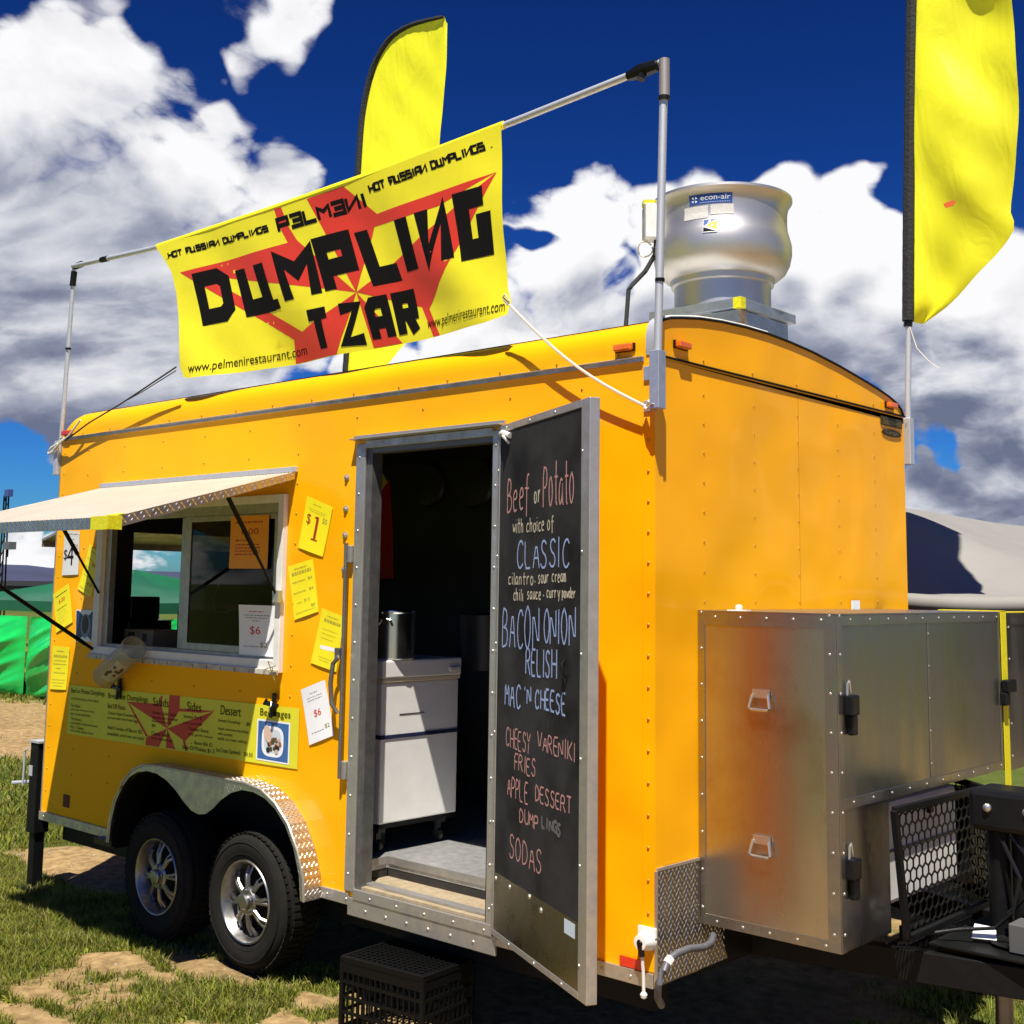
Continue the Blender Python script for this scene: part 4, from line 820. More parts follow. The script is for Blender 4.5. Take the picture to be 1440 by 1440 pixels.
mb = MB(); f2 = onbowl(.0012); font_text(mb, 'econ-air', A0 + .15, A0 + .59, 3.552, 3.573, f2); font_text(mb, '..................', A0 + .14, A0 + .58, 3.541, 3.543, f2)
for k in range(4):
    a = math.pi / 4 + k * math.pi / 2; c_ = (A0 + .055, 3.558)
    mb.add([f2(c_[0] + .012 * math.cos(a), c_[1] + .004 * math.sin(a)), f2(c_[0] + .05 * math.cos(a + .3), c_[1] + .016 * math.sin(a + .3)), f2(c_[0] + .05 * math.cos(a - .5), c_[1] + .016 * math.sin(a - .5))], [(0, 1, 2)])
mb.obj('label_lettering', INKW, fan, kind='stuff')
mb = MB(); curved(mb, A0 - .12, A0 + .26, 3.470, 3.528, fb); curved(mb, A0 + .30, A0 + .64, 3.484, 3.530, fb); mb.obj('rating_plate', mat('faded_paper_label', (.62, .60, .56), .6, var=.2, vscale=90), fan)
mb = MB(); curved(mb, A0 + .20, A0 + .40, 3.398, 3.462, onbowl(.001)); mb.obj('warning_sticker', PAPW, fan)
f3 = onbowl(.0022)
mb = MB(); mb.add([f3(A0 + .205, 3.460), f3(A0 + .205, 3.430), f3(A0 + .38, 3.460)], [(0, 1, 2)]); mb.obj('sticker_print', BLUE, fan)
mb = MB(); mb.add([f3(A0 + .395, 3.456), f3(A0 + .395, 3.410), f3(A0 + .24, 3.430)], [(0, 1, 2)]); mb.obj('sticker_print', YTAPE, fan)
mb = MB(); mb.add([f3(A0 + .205, 3.424), f3(A0 + .205, 3.402), f3(A0 + .38, 3.402)], [(0, 1, 2)]); mb.obj('sticker_print', INKB, fan)
mb = MB(); rv = Vector((CR.x, CR.y, 0)).normalized(); fv = Vector((CF.x, CF.y, 0)).normalized(); jc = Vector((FX, FYY, 3.52)) - rv * .330 - fv * .02
mb.obox(jc, rv * .035, fv * .05, Vector((0, 0, .082))); jb = mb.obj('junction_box', WHT, fan, bevel=.004)
MB().obox(jc - rv * .037, rv * .003, fv * .054, Vector((0, 0, .078))).obj('junction_cover', ALU, jb, bevel=.002)
MB().obox(jc + rv * .012 + Vector((0, 0, .092)), rv * .055, fv * .035, Vector((0, 0, .010))).obj('yellow_tape_patch', YTAPE, jb)
mb = MB(); q = jc + Vector((0, 0, -.08)); mb.tube([q + rv * .02, q + rv * .015 + Vector((0, 0, -.07)), q - rv * .03 + Vector((0, 0, -.15)), q - rv * .09 + Vector((0, 0, -.215)), q - rv * .108 + Vector((0, 0, -.24)), q - rv * .112 + Vector((0, 0, -.30)), q - rv * .13 + Vector((0, 0, -.55))], .011, 8); mb.obj('power_conduit', ROPEB, jb, smooth=True)
mb = MB(); c_ = q - rv * .03 + Vector((0, 0, -.045)); mb.tube([c_ + rv * .034 * math.cos(a) + Vector((0, 0, .037 * math.sin(a))) + fv * .01 * math.sin(2 * a) for a in np.linspace(.6, 6.6, 22)], .004, 6); mb.obj('cable_loop', ROPE, jb, smooth=True)
# ================================================================== things in and on the trailer
# chest freezer standing just inside the doorway
fz = thing('chest_freezer', 'tall white chest freezer on casters just inside the open doorway', 'freezer', (2.5, .45, .60))
X1 = 2.775; Y0 = .185; Y1 = .705
MB().box(2.15, X1 - .01, Y0 + .008, Y1 - .008, .735, 1.375).obj('cabinet', WHTF, fz, bevel=.008)
MB().box(2.14, X1 + .002, Y0, Y1, 1.395, 1.478).obj('lid', WHTF, fz, bevel=.008)
MB().box(2.15, X1 - .004, Y0 + .004, Y1 - .004, 1.376, 1.394).obj('gasket', mat('cream_gasket', (.72, .62, .42), .6), fz, bevel=.003)
MB().box(2.15, X1 - .006, Y0 + .004, Y1 - .002, 1.118, 1.136).obj('strap', mat('dark_blue_strap', (.01, .015, .05), .6), fz)
MB().box(X1 - .0105, X1 - .008, Y0 + .12, Y0 + .28, 1.224, 1.228).obj('scratch', INKB, fz)
MB().box(X1 - .002, X1 + .012, Y1 - .09, Y1 - .02, 1.415, 1.435).obj('handle', WHT, fz, bevel=.003)
MB().box(2.15, X1 - .012, Y0 + .01, Y1 - .01, .715, .734).obj('base_frame', BLKS, fz)
for x in (2.22, 2.70):
    for y in (Y0 + .06, Y1 - .07):
        m_ = MB(); m_.lathe((x, y - .010, .630), [(0, 0), (.028, 0), (.029, .020), (0, .020)], 16, 'y'); m_.box(x - .008, x + .008, y - .014, y + .014, .640, .692); m_.box(x - .03, x + .03, y - .022, y + .022, .690, .715); m_.obj('caster', mat('caster_rubber', (.02, .02, .02), .6), fz, smooth=True)
# stock pot
PX, PY = 2.69, .315
sp = thing('stock_pot', 'polished metal stock pot standing on the white freezer lid', 'stock pot', (PX, PY, 1.479))
POT = mat('polished_pot', (.78, .77, .75), .22, 1.0, rvar=.05, var=.08, vscale=8)
MB().lathe((PX, PY, 1.479), [(0, .004), (.105, .0), (.112, .006), (.112, .215), (.117, .221), (.117, .226), (.108, .226), (.104, .21), (.104, .012), (0, .010)], 48).obj('body', POT, sp, smooth=True)
a_ = math.radians(-62); ce, se = math.cos(a_), math.sin(a_); tx, ty = -se, ce
m_ = MB()
m_.tube([(PX + ce * .113 - tx * .04, PY + se * .113 - ty * .04, 1.64), (PX + ce * .15 - tx * .04, PY + se * .15 - ty * .04, 1.668), (PX + ce * .155, PY + se * .155, 1.672), (PX + ce * .15 + tx * .04, PY + se * .15 + ty * .04, 1.668), (PX + ce * .113 + tx * .04, PY + se * .113 + ty * .04, 1.64)], .006, 8)
m_.obj('handle', POT, sp, smooth=True)
# dark pot seen behind the jamb
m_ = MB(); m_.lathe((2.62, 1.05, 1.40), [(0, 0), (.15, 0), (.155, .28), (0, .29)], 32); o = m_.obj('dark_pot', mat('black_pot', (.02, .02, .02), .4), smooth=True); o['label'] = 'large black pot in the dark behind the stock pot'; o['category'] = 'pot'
# red plastic board hanging inside
m_ = MB(); f_ = lambda u, v: (2.43 + u, .50 + u * .1, v)
m_.plate([(-.14, 1.86), (.045, 1.86), (.03, 2.12), (-.0, 2.36), (-.14, 2.36)], f_, .006, nrm=(0, 1, 0)); o = m_.obj('hanging_board', REDBRD); o['label'] = 'red sheet hanging inside the trailer beside the left door jamb'; o['category'] = 'board'
m_ = MB(); m_.plate([(2.47, 2.30), (2.51, 2.34), (2.475, 2.385), (2.43, 2.35)], side(.42), .001, nrm=(0, -1, 0)); o = m_.obj('paper_note', PAPY); o['label'] = 'small yellow note high up inside the doorway'; o['category'] = 'note'
# dim kitchen along the far wall
kc = thing('kitchen_counter', 'dark steel counter along the far wall inside the trailer', 'counter', (2.6, 1.8, .60))
MB().box(2.0, 4.2, 1.50, 2.065, 1.36, 1.40).obj('counter_top', INMET, kc); MB().box(2.0, 4.2, 1.55, 2.065, .60, 1.36).obj('cabinet', DARKIN, kc)
for i, (x, z, r, lb) in enumerate(((1.55, 2.50, .17, 'dim round pan lid hanging on the far wall at right'), (1.12, 2.50, .15, 'dim round pan lid hanging on the far wall at left'))):
    m_ = MB(); m_.lathe((x, 2.05, z), [(r, 0), (r * .9, -.02), (.02, -.035), (0, -.035)], 32, 'y'); o = m_.obj('pan_lid', INMET, smooth=True); o['label'] = lb; o['category'] = 'pan lid'; o['group'] = 'pan lids on the far wall'
m_ = MB(); m_.box(3.0, 3.4, 1.7, 2.0, 1.402, 1.66); o = m_.obj('steel_bin', INMET, bevel=.01); o['label'] = 'steel food bin on the counter inside the doorway'; o['category'] = 'bin'
# seen through the serving window
def simple(name, label, cat, mb, m, group=None, bevel=0, smooth=False):
    o = mb.obj(name, m, bevel=bevel, smooth=smooth); o['label'] = label; o['category'] = cat
    if group: o['group'] = group
    return o
ct = MB().box(.06, 2.1, .09, .62, 1.36, 1.40); simple('serving_counter', 'serving counter inside below the serving window', 'counter', ct, INMET)
bxc = thing('cardboard_box', 'brown cardboard box on the counter behind the open half of the window', 'box', (.95, .3, 1.40))
MB().box(.55, .86, .16, .36, 1.401, 1.555).obj('carton', CARDB, bxc, bevel=.002)
m_ = MB(); m_.plate([(.60, 1.50), (.67, 1.50), (.67, 1.54), (.60, 1.54)], side(.1592), .0004, nrm=(0, -1, 0)); m_.plate([(.75, 1.49), (.80, 1.49), (.80, 1.535), (.75, 1.535)], side(.1592), .0004, nrm=(0, -1, 0)); m_.obj('print', mat('brown_print', (.05, .035, .02), .8), bxc, kind='stuff')
MB().box(.704, .708, .1588, .1596, 1.402, 1.554).obj('flap_seam', mat('flap', (.09, .07, .04), .8), bxc)
rg = MB().box(.12, .52, .2, .5, 1.401, 1.60); rg.box(.2, .46, .25, .45, 1.60, 1.74); simple('cash_register', 'dark cash register shape inside the left of the serving window', 'cash register', rg, BLKP, bevel=.01)
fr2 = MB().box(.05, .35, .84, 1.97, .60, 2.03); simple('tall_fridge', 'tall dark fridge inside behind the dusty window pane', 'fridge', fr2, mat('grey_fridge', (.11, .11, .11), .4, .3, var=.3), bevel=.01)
tb = MB().box(.38, .52, .62, .90, 1.20, 1.66); simple('dark_canister', 'dark upright canister between window halves inside the trailer', 'canister', tb, BLKP, bevel=.01)
# wiper-like bag on a hook behind the glass
m_ = MB(); m_.tube([(1.75, .06, 1.90), (1.64, .06, 1.86), (1.58, .06, 1.74), (1.60, .06, 1.68), (1.70, .06, 1.675), (1.77, .06, 1.70), (1.83, .06, 1.68), (1.86, .06, 1.66)], .0035, 6); simple('wire_loop', 'thin pale wire loop hanging behind the dusty window pane', 'wire', m_, mat('pale_wire', (.4, .4, .4), .5), smooth=True)

# ---- paper signs
def bil(c, y):
    TL, TR, BR, BL = [Vector(p) for p in c]
    def f_(u, v, o=0.0):
        p = (BL * (1 - u) + BR * u) * (1 - v) + (TL * (1 - u) + TR * u) * v
        return (p.x, y - o - .004 * (math.sin(u * 3.14) * .6 + (2 * v - 1) ** 2 * .5), p.y)
    return f_
def sheet(mb, f_, u0=0, u1=1, v0=0, v1=1, o=0, n_=6):
    mb.add([f_(u0 + (u1 - u0) * i / n_, v0 + (v1 - v0) * j / n_, o) for i in range(n_ + 1) for j in range(n_ + 1)], [(i * (n_ + 1) + j, (i + 1) * (n_ + 1) + j, (i + 1) * (n_ + 1) + j + 1, i * (n_ + 1) + j + 1) for i in range(n_) for j in range(n_)])
def paper(label, c, m, items, y=-.003, name='price_sign', group='paper price signs taped to the trailer wall', cat='price sign'):
    f_ = bil(c, y); b = MB(); sheet(b, f_); th = b.obj(name, m); th['label'] = label; th['category'] = cat
    if group: th['group'] = group
    byc = {}
    for it in items:
        b = byc.setdefault(it[-1].name, (MB(), it[-1]))[0]
        if it[0] == 't': font_text(b, it[1], it[2], it[3], it[4], it[5], lambda u, v: f_(u, v, .0010))
        elif it[0] == 'l':
            # a run of small words
            u = it[1]
            while u < it[2]:
                w = random.uniform(.03, .10); b.add([f_(uu, vv, .0010) for uu, vv in ((u, it[3]), (min(u + w, it[2]), it[3]), (min(u + w, it[2]), it[3] + it[4]), (u, it[3] + it[4]))], [(0, 1, 2, 3)]); u += w + .025
        elif it[0] == 'p': b.add([f_(uu, vv, .0010 + it[2]) for uu, vv in it[1]], [tuple(range(len(it[1])))])
    for b, mm in byc.values(): b.obj('print', mm, th, kind='stuff')
    return th
Lr = lambda v, u0=.12, u1=.88, h=.012, m=INKG: ('l', u0, u1, v, h, m)
GY = mat('faint_yellow_print', (.42, .34, .03), .6)
paper('yellow paper sign reading $1 50, tilted, highest beside the snap fasteners', [(2.413, 2.248), (2.607, 2.187), (2.545, 1.955), (2.356, 2.001)], PAPY,
      [('t', '$', .14, .30, .48, .70, INKR), ('t', 'I', .515, .60, .26, .70, INKR), ('p', [(.44, .24), (.68, .24), (.68, .265), (.44, .265)], .0003, INKR), ('p', [(.44, .66), (.56, .66), (.56, .70), (.50, .70)], .0003, INKR), ('t', '50', .74, .90, .62, .72, INKG), Lr(.90, .3, .6, .012, GY), Lr(.80, .15, .85, .008, GY), Lr(.76, .2, .8, .008, GY)])
paper('yellow paper price list right of the window frame, below the $1 50 sign', [(2.284, 1.909), (2.472, 1.946), (2.527, 1.700), (2.348, 1.655)], PAPY,
      [Lr(.90, .25, .75, .02, GY), Lr(.80, .12, .9, .055, GY), Lr(.66, .1, .62, .02, GY), ('t', '$4', .74, .9, .64, .70, INKG), Lr(.46, .1, .6, .02, GY), ('t', '$4', .74, .9, .44, .50, INKG), ('t', '$12', .5, .72, .26, .32, INKG), Lr(.27, .2, .42, .015, GY), Lr(.09, .1, .9, .012, GY), ('t', '$0', .75, .9, .13, .19, INKG)])
paper('yellow paper sign with a white smudge, lowest yellow one beside the lock bar', [(2.552, 1.717), (2.712, 1.681), (2.668, 1.429), (2.481, 1.461)], PAPY,
      [Lr(.90, .3, .8, .015, GY), Lr(.80, .2, .9, .05, GY), Lr(.66, .2, .8, .008, GY), Lr(.58, .2, .8, .008, GY), Lr(.5, .2, .7, .008, GY), ('p', [(.25, .30), (.82, .33), (.82, .40), (.25, .37)], 0, PAPW), Lr(.16, .25, .75, .008, GY), Lr(.11, .3, .7, .008, GY)])
paper('white paper sign reading $6 on the open wall between menu board and doorway', [(2.414, 1.332), (2.589, 1.389), (2.667, 1.145), (2.491, 1.084)], PAPW,
      [Lr(.86, .35, .65, .008, INKB), Lr(.79, .2, .8, .007, INKB), Lr(.74, .2, .8, .007, INKB), ('t', '$6', .38, .66, .42, .56, RED), Lr(.17, .18, .68, .008, INKB), ('t', '$2', .72, .90, .17, .25, INKG)])
paper('white paper sign reading $4 50 taped left of the window under the awning', [(.101, 2.128), (.280, 2.120), (.291, 1.865), (.097, 1.860)], mat('grey_white_paper', (.62, .62, .62), .6),
      [('t', '$', .04, .28, .32, .58, INKB), ('t', '4', .28, .68, .22, .70, INKB), ('t', '50', .70, .93, .58, .70, INKG), Lr(.92, .1, .9, .018, INKG), Lr(.80, .25, .7, .018, INKG)])
paper('yellow paper sign half in awning shadow, against the left window frame', [(.405, 2.045), (.532, 1.985), (.452, 1.734), (.292, 1.782)], PAPY,
      [Lr(.90, .3, .8, .02, INKG), Lr(.72, .1, .6, .01, INKG), Lr(.55, .1, .5, .01, INKG), ('t', '$6', .6, .82, .62, .72, INKR), Lr(.36, .15, .7, .012, INKG), ('t', '4.50', .55, .9, .2, .28, INKR), Lr(.08, .1, .9, .012, INKG)])
paper('yellow paper sign reading 6.00, tilted, at the left end of the trailer side', [(.005, 1.745), (.188, 1.814), (.256, 1.586), (.069, 1.517)], PAPY,
      [Lr(.86, .15, .85, .018, INKB), ('t', '6.00', .32, .70, .66, .76, RED), Lr(.52, .15, .75, .014, INKB), Lr(.44, .2, .7, .006, INKG), Lr(.38, .2, .7, .006, INKG), Lr(.32, .2, .8, .006, INKG), Lr(.26, .2, .6, .006, INKG), Lr(.18, .3, .6, .006, INKG)])
paper('yellow paper list taped straight at the left end above the menu board', [(.035, 1.440), (.239, 1.440), (.225, 1.192), (.031, 1.184)], PAPY,
      [Lr(.88, .3, .7, .025, GY), Lr(.75, .12, .9, .05, GY), Lr(.66, .15, .85, .02, GY), Lr(.58, .1, .9, .02, GY), Lr(.48, .3, .6, .02, GY), Lr(.38, .2, .85, .02, GY), Lr(.22, .1, .9, .012, GY), Lr(.15, .1, .85, .012, GY), Lr(.08, .2, .8, .012, GY)])
paper('dark blue food photo in a pale border taped left of the window', [(.289, 1.660), (.519, 1.662), (.519, 1.481), (.300, 1.474)], PAPW,
      [('p', [(.03, .03), (.97, .03), (.97, .97), (.03, .97)], 0, mat('dark_blue_photo', (.01, .03, .10), .4)), ('p', [(.28 + .22 * 0 + .5 * (.5 + .5 * math.cos(a)) - .02, .5 + .38 * math.sin(a)) for a in np.linspace(0, 6.28, 17)[:-1]], .0004, mat('grey_tray', (.16, .18, .26), .4)), ('p', [(.50 + .17 * math.cos(a), .54 + .30 * math.sin(a)) for a in np.linspace(0, 6.28, 13)[:-1]], .0008, mat('brown_food', (.03, .02, .02), .5))], name='food_photo', group=None, cat='photo')
paper('orange paper sign behind the glass at the top right of the serving window', [(1.80, 2.165), (2.12, 2.165), (2.12, 1.90), (1.80, 1.90)], PAPO,
      [Lr(.86, .15, .85, .03, INKR), ('t', '6.00', .3, .75, .64, .76, INKR), Lr(.52, .15, .6, .025, INKR), Lr(.44, .15, .8, .02, INKR), Lr(.38, .15, .8, .02, INKR), Lr(.32, .15, .8, .02, INKR), Lr(.26, .15, .7, .02, INKR)], y=-.0035)
paper('curled white paper sign reading $6 stuck on the dusty window pane', [(1.90, 1.72), (2.20, 1.72), (2.20, 1.475), (1.92, 1.475)], PAPW,
      [Lr(.86, .3, .7, .02, RED), Lr(.79, .15, .85, .012, INKB), Lr(.74, .2, .8, .012, INKB), Lr(.68, .4, .6, .012, INKB), ('t', '$6', .32, .62, .40, .58, RED), Lr(.17, .15, .6, .012, INKB), ('t', '$2', .62, .82, .15, .27, INKG)], y=-.006)

# ---- long menu board
MC = [(.255, 1.223), (2.413, 1.250), (2.397, .961), (.262, .942)]
fm_ = lambda u, v, o=0.0: (.258 + u * 2.15, -.003 - o - .0015 * math.sin(u * 9), .944 + v * .28 + .022 * u)
mnb = MB(); sheet(mnb, lambda u, v, o=0: fm_(u, v, o), n_=14); menu = mnb.obj('menu_board', mat('menu_yellow_vinyl', (.70, .66, .03), .4, var=.12, vscale=5)); menu['label'] = 'long yellow menu board with a red star below the serving window'; menu['category'] = 'menu board'
def XZ(x, z): return ((x - .258) / 2.15, (z - .944 - .022 * (x - .258) / 2.15) / .28)
def mpoly(mb, pts, o): mb.add([fm_(*XZ(*p), o) for p in pts], [tuple(range(len(pts)))])
st = MB()
for pl_ in ([(.894, 1.172), (1.21, 1.181), (1.225, 1.225), (1.245, 1.226), (1.235, 1.175), (1.30, 1.06)], [(1.308, 1.2345), (1.408, 1.2355), (1.407, 1.172), (1.722, 1.182), (1.60, 1.163), (1.406, 1.157), (1.30, 1.06)],
            [(1.722, 1.182), (1.471, 1.009), (1.30, 1.06)], [(1.471, 1.015), (1.499, .962), (1.478, .961), (1.45, 1.012)], [(1.297, .960), (1.388, .960), (1.30, 1.06)],
            [(1.116, 1.0), (1.104, .998), (1.100, .956), (1.232, .958), (1.30, 1.06)], [(.894, 1.172), (1.098, 1.003), (1.125, 1.003), (.940, 1.150)]):
    b = [fm_(*XZ(*p), .0010) for p in pl_]; tris = tessellate_polygon([[Vector((p[0], p[1], 0)) for p in pl_]]); st.add(b, tris)
st.obj('star', mat('dark_red_vinyl', (.50, .02, .012), .4), menu)
tx_ = MB()
def mt(s_, x0, x1, z0, z1): font_text(tx_, s_, *[XZ(x0, 1)[0], XZ(x1, 1)[0]], XZ(x0, z0)[1], XZ(x0, z1)[1], lambda u, v: fm_(u, v, .0020))
for a in (('Beef or Potato Dumplings', .285, .66, 1.172, 1.208), ('Breakfast Dumplings', .70, 1.105, 1.168, 1.207), ('Salads', 1.155, 1.305, 1.168, 1.212), ('Sides', 1.478, 1.607, 1.168, 1.212), ('Dessert', 1.779, 1.951, 1.170, 1.216), ('Beverages', 2.109, 2.345, 1.182, 1.226),
          ('our 16 Dumplings of the Week', .285, .60, 1.138, 1.155), ('The Classic', .29, .40, 1.100, 1.118), ('with your choice of sauce', .29, .56, 1.078, 1.093), ('sour cream and butter', .29, .52, 1.055, 1.070), ('The Bavarian', .30, .42, 1.025, 1.042), ('caramelized onion and sauce', .30, .60, 1.004, 1.018), ("Mac 'n' Cheese", .30, .45, .978, .996), ('with three cheese sauce', .30, .56, .960, .974),
          ('Beef OR Potato', .70, .885, 1.122, 1.148), ('Classic Style Dumplings', .705, 1.0, 1.085, 1.105), ('served with two fried eggs', .705, 1.02, 1.060, 1.079), ('Add 3 strips of Bacon $2', .71, 1.06, 1.002, 1.028), ('(available until we run out)', .71, 1.08, .970, .994),
          ('Green Side Salad', 1.155, 1.38, 1.125, 1.142), ('tomato and cucumber', 1.155, 1.40, 1.102, 1.117), ('house dressing', 1.155, 1.34, 1.080, 1.095), ('$4', 1.155, 1.19, 1.055, 1.072), ('Caesar Salad', 1.155, 1.32, 1.015, 1.034), ('with dumplings', 1.155, 1.36, .990, 1.006),
          ('Smetana Plus $1', 1.45, 1.62, 1.125, 1.145), ('sour cream side', 1.45, 1.62, 1.098, 1.112), ('Tomato Sauce', 1.50, 1.68, 1.068, 1.086), ('and garlic sauce', 1.50, 1.72, 1.040, 1.056), ('Bacon Bits $2', 1.56, 1.72, 1.000, 1.020), ('Side Of Pickles $1.5', 1.45, 1.74, .968, .990),
          ('Dessert Dumplings', 1.762, 1.95, 1.128, 1.148), ('$8', 2.0, 2.03, 1.130, 1.150), ('Apple cinnamon dumplings', 1.762, 2.02, 1.090, 1.107), ('with caramel,', 1.762, 1.89, 1.066, 1.083), ('vanilla ice cream, walnuts', 1.762, 2.01, 1.042, 1.059), ('Ice Cream Sandwich', 1.755, 1.96, .985, 1.006), ('$4.50', 1.99, 2.06, .985, 1.006)):
    mt(*a)
tx_.obj('menu_lettering', INKB, menu, kind='stuff')
# food picture in the menu board
b = MB(); mpoly(b, [(2.088, .980), (2.345, .980), (2.345, 1.174), (2.088, 1.174)], .0012); b.obj('picture_border', PAPW, menu)
b = MB(); mpoly(b, [(2.098, .988), (2.335, .988), (2.335, 1.166), (2.098, 1.166)], .0018); b.obj('picture_ground', mat('blue_picture', (.05, .14, .38), .4, var=.3, vscale=20), menu)
b = MB(); mpoly(b, [(2.215 + .085 * np.sign(math.cos(a)) * abs(math.cos(a)) ** .6, 1.075 + .072 * np.sign(math.sin(a)) * abs(math.sin(a)) ** .6) for a in np.linspace(0, 6.283, 25)[:-1]], .0024); b.obj('picture_tray', mat('tray_white', (.75, .77, .8), .4), menu)
b = MB(); mpoly(b, [(2.215 + .068 * np.sign(math.cos(a)) * abs(math.cos(a)) ** .7, 1.078 + .056 * np.sign(math.sin(a)) * abs(math.sin(a)) ** .7) for a in np.linspace(0, 6.283, 25)[:-1]], .0027); b.obj('picture_tray_inside', mat('tray_inside', (.55, .58, .62), .4), menu)
for i in range(26):
    x, z = 2.225 + random.uniform(-.042, .05), 1.06 + random.uniform(-.032, .035); r = random.uniform(.007, .015)
    b = MB() if i == 0 else b; 
    mpoly(b, [(x + r * math.cos(a) * 1.2, z + r * math.sin(a)) for a in np.linspace(0, 6.283, 8)[:-1]], .0030 + i * .00008); b.k = i % 3
b.m = [b.m[0]] * 0 + [k % 4 for k in range(len(b.f))]
b.obj('picture_food', [mat('food_dark', (.02, .015, .01), .5), mat('food_brown', (.28, .10, .04), .5), mat('food_green', (.06, .06, .02), .5), mat('food_pale', (.5, .4, .3), .5)], menu, kind='stuff')
b = MB(); mpoly(b, [(2.180 + .030 * math.cos(a) - .010 * math.sin(a), 1.110 + .040 * math.sin(a)) for a in np.linspace(0, 6.283, 17)[:-1]], .0055); b.obj('picture_bread', mat('food_bread', (.62, .44, .34), .5), menu)

# ---- tilted plastic jar held by a clamp under the window; second clamp near Beverages
jr = thing('plastic_jar', 'cloudy clear plastic jar tilted over the window sill with a printed label', 'jar', (1.0, -.1, 1.38))
ja = Vector((.80, -.10, 1.30)); jb_ = Vector((1.13, -.12, 1.475)); jd = (jb_ - ja).normalized(); u1_ = jd.cross(Vector((0, 1, 0))).normalized(); u2_ = jd.cross(u1_)
def jl(mb, prof, a0=0, a1=2 * math.pi, n_=28, off=0):
    vs = []; m = n_ + 1
    for r, h in prof:
        for k in range(m):
            a = a0 + (a1 - a0) * k / n_; vs.append(ja + jd * h + (u1_ * math.cos(a) + u2_ * math.sin(a)) * (r + off))
    mb.add(vs, [(i * m + k, i * m + k + 1, (i + 1) * m + k + 1, (i + 1) * m + k) for i in range(len(prof) - 1) for k in range(n_)]); return mb
HL = (jb_ - ja).length
jl(MB(), [(0, 0), (.058, .0), (.066, .012), (.066, HL - .05), (.060, HL - .02), (.064, HL)]).obj('body', JAR, jr, smooth=True)
cv_ = Vector((7.14, -3.75, 1.82)) - ja; LA = math.atan2(cv_.dot(u2_), cv_.dot(u1_)) + .35
lab = jl(MB(), [(.067, .09), (.067, .29)], LA - .55, LA + .55, 10); lab.obj('label_patch', mat('jar_label', (.42, .38, .28), .6), jr)
b = MB()
for k in range(9):
    a = LA + random.uniform(-.42, .42); h = random.uniform(.11, .25); r_ = .0685
    jl(b, [(r_, h - .012), (r_, h + .012)], a - .12, a + .12, 3, off=k * .0001)
b.obj('label_print', mat('jar_print', (.10, .05, .02), .6), jr, kind='stuff')
jl(MB(), [(.0645, HL - .012), (.070, HL - .008), (.070, HL + .004), (.0645, HL + .006)]).obj('rim', JAR, jr, smooth=True)
def clamp(x, z, label, s_=1):
    c = thing('spring_clamp', label, 'clamp', (x, -.03, z), 'black spring clamps by the menu board')
    b = MB(); b.bar((x - .004, -.012, z + .06), (x + .002, -.012, z - .05), .022, .012, up=(0, 1, 0)); b.bar((x + .020, -.03, z + .05), (x - .002, -.03, z - .055), .020, .010, up=(0, 1, 0)); b.obj('jaws', BLKP, c, bevel=.003)
    b = MB(); b.tube([(x - .035, -.03, z + .012), (x + .045, -.03, z + .004)], .012, 8); b.tube([(x - .03, -.035, z + .03), (x - .045, -.04, z + .005)], .007, 6); b.obj('handles', BLKP, c, smooth=True)
    b = MB(); b.tube([(x + .01, -.036, z + .02), (x + .018, -.046, z), (x + .006, -.05, z - .012)], .004, 6); b.obj('spring', ALU, c, smooth=True)
clamp(.83, 1.235, 'black spring clamp under the tilted plastic jar'); clamp(2.225, 1.245, 'black spring clamp above the word Beverages on the menu board')
simple('twine_tuft', 'small tuft of dry twine tied at the lower right window corner', 'twine', MB().tube([(2.25, -.05, 1.43), (2.28, -.07, 1.40), (2.23, -.08, 1.42), (2.29, -.06, 1.44), (2.24, -.07, 1.46), (2.27, -.05, 1.37)], .003, 5), mat('dry_twine', (.20, .15, .06), .9))

# ================================================================== banner frame, banner, ropes
bf = thing('pipe_stand', 'galvanised pipe frame rising above the trailer roof to carry the banner', 'pipe frame', (4.48, -.05, 2.48))
pR0, pR1 = Vector((4.492, -.045, 2.485)), Vector((4.530, -.05, 3.80)); pL0, pL1 = Vector((-.022, .00, 2.47)), Vector((.084, -.03, 3.755))
MB().tube([pR0 + Vector((0, 0, .10)), pR1], .0155, 12).obj('post', GALV, bf, smooth=True)
MB().tube([pR1 - Vector((0, 0, .13)), pR1 + Vector((0, 0, .015))], .020, 12).obj('post_sleeve', mat('brown_tape', (.34, .31, .28), .5, .5), bf, smooth=True)
MB().tube([pR0.lerp(pR1, .36), pR0.lerp(pR1, .37)], .018, 12).obj('post_joint', BLKS, bf); MB().tube([pR1 - Vector((.002, 0, .145)), pR1 - Vector((.002, 0, .13))], .0225, 12).obj('post_joint', BLKS, bf)
br = MB(); br.box(4.472, 4.516, -.068, -.022, 2.482, 2.700); br.box(4.405, 4.472, -.012, -.0045, 2.60, 2.655); br.box(4.405, 4.472, -.012, -.0045, 2.482, 2.525); br.obj('post_bracket', mat('blue_grey_galvanised', (.46, .50, .58), .45, .6, var=.2, vscale=30), bf, bevel=.003)
MB().tube([pL0 + Vector((0, 0, .1)), pL1], .0135, 10).obj('post', GALV, bf, smooth=True)
MB().box(-.050, -.008, -.025, .020, 2.47, 2.68).obj('post_bracket', GALV, bf, bevel=.003)
MB().tube([pL1 - Vector((.01, 0, .12)), pL1 - Vector((0, 0, .03))], .019, 10).obj('post_joint', BLKS, bf); MB().tube([pL0.lerp(pL1, .6), pL0.lerp(pL1, .61)], .017, 10).obj('post_joint', BLKS, bf)
BARP = [(.084, 3.757), (1.06, 3.706), (2.1, 3.716), (3.0, 3.734), (3.70, 3.764), (4.523, 3.812)]
barz = lambda x: float(np.interp(x, [p[0] for p in BARP], [p[1] for p in BARP]))
